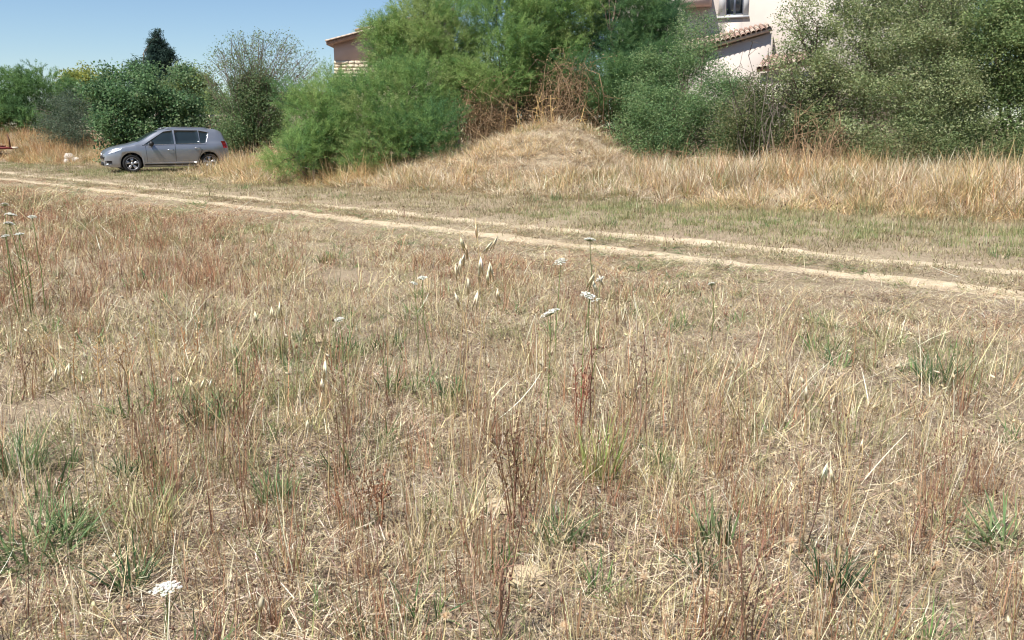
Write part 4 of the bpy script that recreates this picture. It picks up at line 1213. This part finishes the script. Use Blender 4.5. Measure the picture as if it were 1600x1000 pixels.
def tiled_house():
    c = pix(521, 68, 52.0); x0 = c[0]; y0 = 52.0
    o = thing('tiled_house', 'small shade-tinted house corner with terracotta tile eave against the sky', 'house', (x0, y0, 0), 0)
    zs = pix(521, 95, 52.0)[2]; ze = c[2]
    sl_ = math.tan(math.radians(14))
    Wd = 7.0
    def top(x): return ze + x * sl_ * 0.999
    V = []
    for yv in (0, 0.3): V += [[0, yv, zs], [Wd, yv, zs], [Wd, yv, top(Wd)], [0, yv, top(0)]]
    bx = [[0, 1, 2, 3], [7, 6, 5, 4], [0, 4, 5, 1], [1, 5, 6, 2], [2, 6, 7, 3], [3, 7, 4, 0]]
    MB().add(V, bx).build('upper_wall', M['mauve'], o)  # upper band toned as eave shade, down to the stone
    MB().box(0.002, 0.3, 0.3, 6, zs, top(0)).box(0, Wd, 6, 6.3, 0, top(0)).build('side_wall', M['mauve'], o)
    # stone base, individual courses
    rows = int(1.6 / 0.2)
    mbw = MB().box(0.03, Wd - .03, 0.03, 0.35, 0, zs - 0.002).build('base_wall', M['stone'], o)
    for j in range(rows):
        x = -0.02 - 0.2 * (j % 2) * 0
        while x < 3.0:
            w = rng.uniform(0.25, 0.5)
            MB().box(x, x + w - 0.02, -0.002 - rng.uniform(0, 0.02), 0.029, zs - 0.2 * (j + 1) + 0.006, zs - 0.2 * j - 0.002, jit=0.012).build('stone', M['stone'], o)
            x += w
    slab('roof', [(-0.35, -0.45, top(-0.35) + 0.12), (-0.35, 6.5, top(-0.35) + 0.12), (Wd, 6.5, top(Wd) + 0.12), (Wd, -0.45, top(Wd) + 0.12)], 0.16, M['tilea'], o)
    # barrel tiles along the verge and the first strips behind
    from mathutils import Matrix
    sv = Vector((1, 0, sl_)).normalized(); yv = Vector((0, 1, 0)); nv = sv.cross(yv).normalized()
    for i in range(14):
        for j in range(3):
            p = Vector((-0.36 + i * 0.31, -0.46 + j * 0.24, 0)); p.z = top(p.x) + 0.14 + 0.012
            ot = obj('roof_tile', TILE[(i + j) % 2 if j else 1], o)
            m = Matrix((-yv, sv, nv)).transposed().to_4x4(); m.translation = p
            ot.matrix_local = m
    slab('ridge', [(1.2, 0.4, top(1.2) + 0.55), (1.2, 5, top(1.2) + 0.55), (Wd, 5, top(Wd) + 0.3), (Wd, 0.4, top(Wd) + 0.3)], 0.14, M['tilea'], o)
tiled_house()

def outbuilding():
    c = pix(432, 145, 42.0); x0, x1 = c[0], pix(528, 145, 42.0)[0]; zt = pix(480, 146, 42.0)[2]
    o = thing('outbuilding', 'low grey outbuilding with dark roof edge behind the twiggy shrub', 'building', (x0, 42.0, 0))
    Wd = x1 - x0
    MB().box(0, Wd, 0, 0.3, 0, zt).box(0.002, 0.3, 0.3, 4, 0, zt).box(Wd - 0.3, Wd - 0.002, 0.3, 4, 0, zt).build('wall', M['stoned'], o)
    slab('roof', [(-0.25, -0.3, zt + 0.06), (Wd + 0.25, -0.3, zt + 0.06), (Wd + 0.25, 4.2, zt + 0.25), (-0.25, 4.2, zt + 0.25)], 0.12, M['rooffelt'], o)
    
outbuilding()

def stone_wall():
    xa = pix(296, 180, 40.5)[0]; xb = pix(446, 180, 40.5)[0]
    o = thing('stone_wall', 'low dry stone garden wall behind the twiggy shrub', 'wall', (xa, 40.6, 0))
    MB().box(0, xb - xa, 0.05, 0.30, 0, 2.16).build('core', M['stoned'], o)
    protos = [MB().box(-0.2, 0.2, -0.05, 0.05, -0.09, 0.09, jit=0.018).mesh('stone', m) for m in (M['stone'], M['stoned'], M['stone'], M['stoned'])]
    for j in range(11):
        x = 0.1 * (j % 2); 
        while x < xb - xa - 0.2:
            w = rng.uniform(0.28, 0.52)
            s = obj('stone', protos[rng.integers(4)], o, (x + w / 2, 0.03 - rng.uniform(0, .03), 0.1 + j * 0.2))
            s.scale = ((w - 0.02) / 0.4, 1, 1)
            x += w
stone_wall()

# ------------------------------------------------------------------ farm implement, rubble
def implement():
    M['redmetal'] = plain('faded_red_metal', lin((120, 52, 48)), 0.7, metal=0.1, var=0.35, scale=5)
    M['rust'] = plain('rusty_steel', lin((96, 66, 54)), 0.8, metal=0.2, var=0.4, scale=8)
    M['palemetal'] = plain('pale_worn_metal', lin((206, 190, 170)), 0.6, metal=0.2, var=0.15)
    bx, by = pix(-8, 250, 41.0)[:2]
    o = thing('farm_implement', 'faded red farm implement with drawbar at the left edge', 'farm machine', (bx, by, hz(bx, by)), 0.05)
    MB().box(-1.6, 0.35, -0.5, -0.38, 0.34, 0.52).box(-1.6, 0.35, 0.38, 0.5, 0.34, 0.52).box(-1.3, 0.1, -0.37, 0.37, 0.521, 0.72).box(0.2, 0.349, -0.379, 0.379, 0.345, 0.515).box(-0.9, -0.75, -0.379, 0.379, 0.345, 0.515).build('frame', M['redmetal'], o)
    MB().tube([[0.3, -0.35, 0.43], [0.95, 0, 0.40]], 0.05, 6).tube([[0.3, 0.35, 0.43], [0.95, 0, 0.40]], 0.05, 6).build('drawbar', M['redmetal'], o)
    MB().box(0.85, 1.15, -0.07, 0.07, 0.38, 0.47).tube([[1.0, 0, 0.38], [1.0, 0, 0.02]], 0.03, 6).build('hitch', M['palemetal'], o)
    MB().tube([[0.78, 0, 0.42], [0.76, 0.02, 0.8], [0.70, 0.02, 1.06]], [0.035, 0.03, 0.022], 6).build('jack_lever', M['rust'], o)
    for k in range(6):
        an = np.linspace(0, 2 * PI, 20, endpoint=False)
        c = np.array([-1.4 + k * 0.31, -0.2, 0.24])
        V = [c + np.array([0.03, 0, 0])] + [c + np.array([-0.02 * 0, 0.25 * math.cos(t), 0.25 * math.sin(t)]) for t in an] + [c + np.array([-0.03, 0, 0])]
        MB().add(V, tris=[[0, 1 + j, 1 + (j + 1) % 20] for j in range(20)] + [[21, 1 + (j + 1) % 20, 1 + j] for j in range(20)]).build('disc', M['rust'], o)
    MB().tube([[-1.5, -0.2, 0.24], [0.3, -0.2, 0.24]], 0.03, 6).build('axle', M['rust'], o)
    w = MB(); an = np.linspace(0, 2 * PI, 22)
    w.tube(np.stack([0.02 + 0.20 * np.cos(an), np.full(22, -0.60), 0.26 + 0.20 * np.sin(an)], -1), 0.065, 7, cap=False)
    wh = w.build('wheel', M['tyre'], o, smooth=True)
    MB().ell((0.02, -0.6, 0.26), (0.14, 0.05, 0.14), 12, 5).build('hub', M['palemetal'], wh)
implement()

def rock(label, px, py, Y, r, mat, sq=0.75):
    c = pix(px, py, Y)
    mb = MB().ell((0, 0, 0), (r, r * 0.9, r * sq), 9, 6)
    V = mb.v[0]; V *= (1 + rng.uniform(-0.2, 0.2, (len(V), 1)))
    z = hz(c[0], c[1])
    tag(mb.build('rubble_stone', mat, None, loc=(c[0], c[1], z + r * sq * 0.45)), label, 'stone', 'pale rubble below the olive bush')
M['chalk'] = plain('chalky_stone', lin((206, 198, 186)), 0.9, spec=0.1, var=0.12, scale=6, bump=0.5)
rock('largest white rubble stone in the straw left of the car', 107, 236, 39.2, 0.24, M['chalk'], 1.0)
rock('small white stone left of the largest rubble stone', 103, 240, 38.9, 0.15, M['chalk'])
rock('white stone right of the largest rubble stone', 117, 240, 39.0, 0.19, M['chalk'])

# ------------------------------------------------------------------ single plants of the field
UMB = [(236, 234, 222), (226, 224, 206), (244, 242, 234)]
def wild_carrot(px, py, Y, dia, label, group, tilt=0.28, hmax=None):
    c = pix(px, py, Y); gz = hz(c[0], c[1])
    o = thing('wild_carrot', label, 'wildflower', (c[0], c[1], gz), 0, group)
    H = c[2] - gz
    lean = rng.normal(0, 0.05, 2) * H
    b = np.array([-lean[0], -lean[1], 0.0]); top = np.array([0, 0, H - dia * 0.28])
    st = MB(); P = curve(b, top, 0, 7, 0.02)
    st.tube(P, np.linspace(0.0032, 0.002, 7) * max(1, Y / 5), 5, col=lin((128, 140, 84)))
    for k in range(3):
        p = P[2 + k]; a = rng.uniform(0, 2 * PI)
        st.tube([p, p + np.array([math.cos(a) * .05, math.sin(a) * .05, .05])], 0.0015, 3, col=lin((120, 136, 82)))
    st.build('stem', M['green'], o)
    fh = MB(); ry = MB()
    ax = np.array([rng.normal(0, tilt), rng.normal(0, tilt)])
    n = 26
    for k in range(n):
        rr = math.sqrt((k + 0.5) / n) * dia * 0.5; a = k * 2.39996
        zz = (H - 0.35 * rr * rr / (dia * 0.5) - 0.0) + (ax[0] * math.cos(a) + ax[1] * math.sin(a)) * rr
        p = np.array([rr * math.cos(a), rr * math.sin(a), zz])
        ry.tube([top, (top + p) / 2 + np.array([0, 0, -0.004]), p], 0.0007 * max(1, Y / 3), 3, col=lin((150, 160, 110)), cap=False)
        for j in range(8):
            q = p + np.array([rng.normal(0, .05), rng.normal(0, .05), rng.normal(0, 0.018)]) * dia
            r = dia * 0.056; a0 = rng.uniform(0, 2 * PI); tz = rng.normal(0, 0.35, 2)
            V = [q] + [q + r * np.array([math.cos(a0 + m * PI / 3), math.sin(a0 + m * PI / 3), tz[0] * math.cos(a0 + m * PI / 3) + tz[1] * math.sin(a0 + m * PI / 3)]) for m in range(6)]
            fh.add(V, tris=[[0, 1 + m, 1 + (m + 1) % 6] for m in range(6)], col=pal(UMB, 1, 0.04)[0])
    ry.build('rays', M['green'], o)
    fh.build('flower_head', M['petal'], o)
GW = 'white wild carrot flowers in the field'
for px, py, Y, lab in ((7, 318, 7.4, 'topmost white umbel of the group at the left edge'), (17, 333, 7.2, 'second highest white umbel of the left edge group'),
                       (14, 347, 7.0, 'middle white umbel of the left edge group, above the lowest two'), (8, 367, 6.8, 'lowest white umbel touching the left edge'),
                       (50, 337, 7.3, 'rightmost white umbel of the left edge group'), (30, 364, 7.0, 'small low white umbel right of the lowest left edge umbel')):
    wild_carrot(px, py, Y, rng.uniform(0.055, 0.08), lab, GW)
wild_carrot(660, 432, 5.6, 0.065, 'white wild carrot umbel left of the pale oat stalks', GW)
wild_carrot(647, 441, 5.4, 0.045, 'small white umbel just below and left of another one near the oat stalks', GW)
wild_carrot(876, 406, 5.8, 0.085, 'white wild carrot umbel seen flat edge on right of the oat stalks', GW)
wild_carrot(922, 372, 6.4, 0.085, 'white umbel standing in front of the near rut at the centre', GW)
wild_carrot(938, 434, 5.0, 0.05, 'tilted white umbel above the brightest umbel right of centre', GW, 0.5)
wild_carrot(922, 460, 4.6, 0.095, 'brightest white umbel right of the oat stalks', GW)
wild_carrot(860, 485, 4.3, 0.090, 'broad white umbel low between oat stalks and dark stalks', GW)
wild_carrot(530, 497, 4.6, 0.05, 'small white umbel alone left of centre', GW)
wild_carrot(1112, 442, 6.2, 0.055, 'small white umbel near the track at right of centre', GW)
wild_carrot(260, 914, 2.35, 0.078, 'large white umbel close to the camera at lower left', GW, 0.1)

# wild oats: pale papery spikelets hanging from thin stalks
OATC = [(250, 236, 200), (242, 226, 186), (252, 242, 212)]
def wild_oat(base_px, Y, spk, label, group):
    """spk: photograph pixels of the spikelets, at distance Y"""
    c = pix(base_px[0], base_px[1], Y)
    gz = hz(c[0], c[1])
    org = np.array([c[0], c[1], gz])
    o = thing('wild_oat', label, 'oat stalk', org, 0, group)
    tops = [pix(a, b, Y + rng.uniform(-0.08, 0.08)) - org for a, b, *_ in spk]
    hi = max(tops, key=lambda p: p[2])
    st = MB(); P = curve((0, 0, -0.02), hi + np.array([0.0, 0, 0.02]), 0, 10, 0.03)
    st.tube(P, np.linspace(0.0026, 0.0012, 10), 4, col=lin((204, 180, 132)))
    for (a, b, ln, dx), p in zip(spk, tops):
        sp = MB(); L = 1.35 * ln * Y / F
        j = int(np.argmin(np.linalg.norm(P - (p + np.array([0, 0, 0.03])), axis=1)))
        st.tube(curve(P[j], p, 0.1, 5, 0.03), 0.0008, 3, col=lin((210, 188, 142)), cap=False)
        d = unit(np.array([dx, rng.normal(0, .15), -1.0]))
        for k in range(3):
            ang = (k - 1) * 0.10 + rng.normal(0, 0.05); d2 = unit(d + np.array([ang, rng.normal(0, .15), 0]))
            sd = unit(np.cross(d2, np.array([rng.normal(0, .4), 1, 0]))) ; nn = np.cross(sd, d2)
            w = L * 0.055
            V = [p, p + d2 * L * .35 + sd * w, p + d2 * L * .35 + nn * w * .8, p + d2 * L * .35 - sd * w, p + d2 * L]
            sp.add(V, tris=[[0, 1, 2], [0, 2, 3], [4, 2, 1], [4, 3, 2], [0, 3, 1], [4, 1, 3]], col=pal(OATC, 1, 0.05)[0])
        e = p + d * L
        sp.tube([e - d * L * .4, e, e + d * L * .5 + np.array([rng.normal(0, .008), 0, 0])], 0.0005, 3, col=lin((150, 120, 84)), cap=False)
        sp.build('spikelet', M['husk'], o)
    st.build('stalk', M['dry'], o)
GO = 'pale wild oat stalks'
wild_oat((735, 560), 4.2, [(743, 348, 20, .1), (778, 368, 22, -.5), (770, 376, 20, -.7)], 'tallest wild oat stalk, its husks reaching up to the dirt track', GO)
wild_oat((700, 570), 4.1, [(718, 368, 26, .3), (728, 380, 22, .1), (726, 395, 24, -.2), (711, 410, 26, .1), (720, 402, 22, -.2)], 'wild oat stalk with a string of pale husks left of the tallest one', GO)
wild_oat((770, 565), 4.2, [(751, 400, 26, 0), (765, 408, 28, 0), (762, 422, 22, 0), (749, 415, 24, 0)], 'wild oat stalk with straight hanging husks right of the tallest one', GO)
wild_oat((735, 600), 4.0, [(731, 432, 26, 0), (747, 452, 30, -.1), (777, 450, 24, .1), (710, 455, 24, .3)], 'lowest wild oat stalk of the middle group', GO)
wild_oat((930, 590), 4.4, [(930, 424, 26, -.4), (926, 436, 22, .3), (935, 428, 18, .4)], 'wild oat husks between the two white umbels right of centre', GO)
wild_oat((130, 700), 3.3, [(92, 538, 16, .6), (108, 566, 24, -.2), (88, 574, 22, -.4), (130, 548, 16, .4), (142, 555, 18, .1), (158, 605, 20, -.2), (128, 585, 18, 0)], 'wild oat stalk with scattered husks in the left foreground', GO)
wild_oat((440, 640), 3.3, [(278, 588, 14, -.2), (297, 592, 20, .2), (320, 590, 22, -.4), (331, 590, 18, -.2)], 'long bent oat stalk lying to the left with four husks', GO)
wild_oat((440, 640), 3.6, [(424, 478, 22, 0), (437, 470, 22, 0), (398, 485, 20, .1)], 'short wild oat stalk with two husks above the bent one', GO)
wild_oat((1262, 760), 3.0, [(1260, 600, 26, 0), (1258, 625, 22, 0)], 'lone pale oat stalk in the right foreground', GO)
wild_oat((1300, 860), 2.6, [(1293, 722, 34, -.2), (1297, 728, 28, .2), (1348, 685, 26, .1)], 'oat stalk with forked pale husks at lower right', GO)
wild_oat((510, 700), 3.4, [(508, 560, 30, 0), (503, 590, 20, 0), (480, 655, 20, 0)], 'thin oat stalk left of centre in the foreground', GO)

# round dried seed heads low at the right
def seed_head(px, py, Y, dia, label, group):
    c = pix(px, py, Y); gz = hz(c[0], c[1]); H = c[2] - gz
    o = thing('dried_seed_head', label, 'seed head', (c[0], c[1], gz), 0, group)
    b = np.array([rng.normal(0, .06), rng.normal(0, .06), -0.02])
    MB().tube(curve(b, (0, 0, H - dia * .3), 0, 6, 0.03), np.linspace(0.0022, 0.0014, 6), 4, col=lin((190, 166, 120))).build('stem', M['dry'], o)
    n = 260
    d = unit(rng.normal(size=(n, 3))); s = unit(np.cross(d, rng.normal(size=(n, 3))))
    L = dia * 0.5 * rng.uniform(0.7, 1.1, (n, 1))
    ctr = np.array([0, 0, H]); w = dia * 0.03
    V = np.stack([ctr + d * L * 0.25 - s * w, ctr + d * L * 0.25 + s * w, ctr + d * L], 1).reshape(-1, 3)
    hd = MB().add(V, tris=np.arange(n * 3).reshape(-1, 3), col=np.repeat(pal([(212, 190, 158), (198, 172, 140), (222, 202, 172)], n, 0.08), 3, 0))
    hd.ell((0, 0, H), (dia * .24, dia * .24, dia * .2), 8, 5, col=lin((184, 156, 124)))
    hd.build('head', M['dry'], o)
GS = 'round dried seed heads in the foreground'
for px, py, lab in ((1237, 845, 'largest round dried seed head at lower right'), (697, 962, 'round seed head low at the bottom, left of centre'),
                    (882, 977, 'pinkish round seed head at the bottom centre'), (1007, 902, 'round seed head right of the bottom centre'),
                    (1525, 952, 'round seed head near the lower right corner'), (1407, 757, 'highest round seed head at the right')):
    seed_head(px, py, 2.35 if py > 800 else 2.9, rng.uniform(0.036, 0.046), lab, GS)
for px, py, lab in ((1315, 848, 'small dried seed head level with and right of the largest one'), (1287, 871, 'small dried seed head just below and right of the largest one'),
                    (1372, 842, 'small dried seed head above the green weed clump'), (1400, 870, 'small dried seed head right of the green weed clump'),
                    (1200, 940, 'small dried seed head beside the brown bottom edge stalks'), (1230, 869, 'small dried seed head right under the largest one'),
                    (1112, 927, 'lower left small seed head of the cluster at lower right'), (1442, 977, 'lowest small seed head right of the green weed clump'),
                    (1132, 887, 'small dried seed head below the small dark green tuft'), (1042, 962, 'leftmost small seed head of the cluster, near the bottom edge'),
                    (1465, 880, 'rightmost small seed head of the cluster at lower right'), (1265, 988, 'small dried seed head touching the bottom edge'),
                    (1340, 925, 'small dried seed head under the green weed clump')):
    seed_head(px, py, 2.25 + (980 - py) / 400 + rng.uniform(-.05, .1), rng.uniform(0.024, 0.034), lab, GS)
for px, py, lab in ((1052, 782, 'small pale seed head above the pinkish round seed heads, right of centre'), (1090, 665, 'small pale seed head in the right middle field above the blue green tuft'),
                    (785, 640, 'small pale seed head beside the tuft of dark brown stalks'), (850, 670, 'small pale seed head between dark stalks and yellow green tuft'),
                    (720, 655, 'leftmost small pale seed head near the centre'), (930, 680, 'small pale seed head under the yellow green tuft')):
    seed_head(px, py, 3.0 + (800 - py) / 200, rng.uniform(0.026, 0.034), lab, GS)

# green tufts that stand out in the dry field
def green_tuft(px, py, Y, R, L, n, label, cols=GREEN, w=(0.004, 0.008), th=(0.35, 0.25), kap=(0.6, 0.4)):
    c = pix(px, py, Y); x_, y_ = c[0], c[1]
    o = thing('green_tuft', label, 'grass tuft', (x_, y_, hz(x_, y_)), 0, 'green tufts in the dry field')
    me = clump('blades', int(n * 1.5), R, (L[0], L[1] * 1.12), th, kap, (w[0], w[1] * 1.15), cols, 5, mat='green'); obj('blades', me, o)
    me = clump('dead_blades', n // 3, R, (L[0], L[1] * 0.8), (0.6, 0.3), (0.6, 0.4), (0.002, 0.004), STRAW, 4); obj('dead_blades', me, o)
BLUEG = [(124, 146, 96), (108, 132, 84), (142, 158, 108), (96, 120, 76)]
DARKG = [(88, 118, 74), (76, 106, 66), (104, 130, 84), (62, 92, 58)]
green_tuft(18, 630, 3.75, 0.10, (0.12, 0.30), 90, 'bright green grass tuft at the left edge, middle height', BLUEG, (0.003, 0.007))
green_tuft(45, 820, 2.95, 0.13, (0.12, 0.30), 110, 'large sprawling green tuft at the left edge in the foreground', BLUEG, (0.004, 0.009), (0.7, 0.4), (0.9, 0.5))
green_tuft(190, 655, 3.7, 0.06, (0.08, 0.20), 44, 'small green tuft right of the bright left edge tuft', DARKG)
green_tuft(425, 705, 3.5, 0.08, (0.08, 0.20), 60, 'green tuft under the long bent oat stalk', BLUEG)
green_tuft(200, 905, 2.75, 0.05, (0.10, 0.24), 30, 'upright narrow leaved green tuft above the large white umbel', DARKG)
green_tuft(940, 650, 3.7, 0.08, (0.14, 0.34), 60, 'yellow green upright grass tuft right of centre', [(150, 158, 90), (132, 146, 84), (166, 166, 104)], (0.003, 0.006), (0.2, 0.15), (0.4, 0.3))
green_tuft(1122, 790, 3.05, 0.05, (0.12, 0.24), 26, 'broad bladed blue green tuft in the right foreground', BLUEG, (0.006, 0.011), (0.3, 0.2))
green_tuft(1310, 875, 2.75, 0.07, (0.10, 0.24), 40, 'green weed clump among the dried seed heads', DARKG)
green_tuft(1575, 790, 3.05, 0.07, (0.12, 0.24), 34, 'broad green leaves at the right edge', BLUEG, (0.006, 0.011), (0.5, 0.3))
green_tuft(570, 980, 2.5, 0.07, (0.06, 0.14), 50, 'low blue green rosette at the bottom edge', BLUEG, (0.004, 0.007), (0.8, 0.4))
green_tuft(310, 545, 4.4, 0.09, (0.10, 0.22), 60, 'dark green patch of grass left of centre', DARKG)
green_tuft(700, 475, 5.0, 0.07, (0.10, 0.24), 50, 'green tuft at the foot of the pale oat stalks', DARKG)
green_tuft(1475, 500, 5.2, 0.12, (0.10, 0.26), 60, 'green tuft below the near rut at right', DARKG)
green_tuft(1100, 840, 2.85, 0.04, (0.08, 0.16), 24, 'small dark green tuft below the blue green one', DARKG)
green_tuft(880, 780, 3.1, 0.10, (0.08, 0.2), 40, 'faint grey green tuft at the lower centre', BLUEG)
green_tuft(465, 425, 6.4, 0.04, (0.06, 0.14), 26, 'tiny dark green sprig in the reddish middle field', DARKG, (0.006, 0.010))
green_tuft(100, 770, 3.1, 0.07, (0.1, 0.2), 40, 'thin green tuft beside the large sprawling one', GREEN)
green_tuft(220, 750, 3.2, 0.10, (0.1, 0.22), 50, 'olive green tuft left of centre foreground', OLIVE)

# dark brown dead weed stalks
def weed_stalk(px, py, Y, H, label, n=5, cols=BROWN, sp=0.05):
    c = pix(px, py, Y); x_, y_ = c[0], c[1]; bz = hz(x_, y_)
    o = thing('dead_weed_stalk', label, 'dead weed', (x_, y_, bz), 0, 'dead brown weed stalks')
    for i in range(n):
        mb = MB(); cc = pal(cols, 1)[0]
        b = np.array([rng.normal(0, sp * .5), rng.normal(0, sp * .5), -0.02]); h = H * rng.uniform(0.65, 1.05)
        e = b + np.array([rng.normal(0, .12) * h, rng.normal(0, .1) * h, h])
        P = curve(b, e, 0, 8, 0.025)
        mb.tube(P, np.linspace(0.0032, 0.0016, 8), 4, col=cc)
        for j in range(14):
            a = rng.uniform(0.45, 1.0); k = min(6, int(a * 7)); p = P[k] * (1 - (a * 7 - k)) + P[k + 1] * (a * 7 - k)
            q = p + np.array([rng.normal(0, .02), rng.normal(0, .02), rng.uniform(0.005, .035)])
            mb.tube([p, q], [0.0012, 0.0008], 3, col=cc, cap=False)
            mb.ell(q, (0.0032, 0.0032, 0.006), 5, 4, col=cc * 0.85)
        mb.build('stalk', M['dry'], o)
weed_stalk(1005, 600, 4.2, 0.70, 'dark brown weed stalks right of the brightest umbel', 5)
weed_stalk(905, 600, 4.2, 0.62, 'reddish brown weed stalks left of the brightest umbel', 5, [(150, 92, 74), (132, 84, 68)])
weed_stalk(770, 1010, 2.4, 0.46, 'tall brown weed stalks rising from the bottom edge at centre', 6)
weed_stalk(815, 740, 3.2, 0.50, 'tuft of dark brown stalks just right of centre', 9, [(140, 104, 76), (118, 86, 66)], 0.09)
weed_stalk(540, 560, 4.4, 0.40, 'small dark stalks left of centre', 4)
weed_stalk(1120, 640, 3.8, 0.42, 'thin dark stalks in the right middle field', 4)
weed_stalk(1260, 760, 3.0, 0.42, 'single dark brown stalks above the green weed clump', 3)
weed_stalk(1480, 760, 3.0, 0.50, 'dark leaning stalks near the right edge', 4)
weed_stalk(25, 480, 5.0, 0.36, 'dark forked stalk under the left edge umbels', 4)
weed_stalk(580, 720, 3.3, 0.26, 'short rusty brown tuft left of centre foreground', 10, [(172, 128, 98), (152, 110, 84)], 0.1)
weed_stalk(1180, 1010, 2.35, 0.42, 'brown stalks rising from the bottom edge among seed heads', 5)
weed_stalk(180, 470, 5.2, 0.42, 'sheaf of upright golden brown stalks in the left middle field', 16, [(206, 170, 116), (180, 136, 90), (214, 184, 134)], 0.45)

# little heaps of bare sandy soil
def sandy(px, py, r, label):
    v = (500 - py) / F; dep = PITCH - math.atan(v)
    Y = CAMZ / math.tan(dep); c = pix(px, py, Y)
    n, k = 7, 18; V = [[0, 0, 0.022]]; tr = []; q = []
    for i in range(1, n):
        for j in range(k):
            rr = r * i / (n - 1) * (1 + 0.25 * (fnoise(np.array([j * .7]), np.array([i * .2 + px]), 5)[0] - .5) * 2)
            V.append([rr * math.cos(j * 2 * PI / k), rr * math.sin(j * 2 * PI / k), 0.024 * (1 - (i / (n - 1)) ** 2) - 0.004 + rng.uniform(-.004, .004)])
    for j in range(k): tr.append([0, 1 + j, 1 + (j + 1) % k])
    for i in range(n - 2):
        for j in range(k): q.append([1 + i * k + j, 1 + (i + 1) * k + j, 1 + (i + 1) * k + (j + 1) % k, 1 + i * k + (j + 1) % k])
    x_, y_ = c[0], c[1]
    tag(MB().add(V, q, tr).build('sandy_heap', M['sand'], None, True, (x_, y_, hz(x_, y_) + 0.012)), label, 'soil heap', 'bare sandy heaps')
sandy(780, 795, 0.085, 'bare pale sandy heap at the lower centre')
sandy(825, 908, 0.075, 'bare pale sandy heap nearest the bottom centre')
sandy(500, 527, 0.14, 'bare sandy patch left of centre in the middle field')
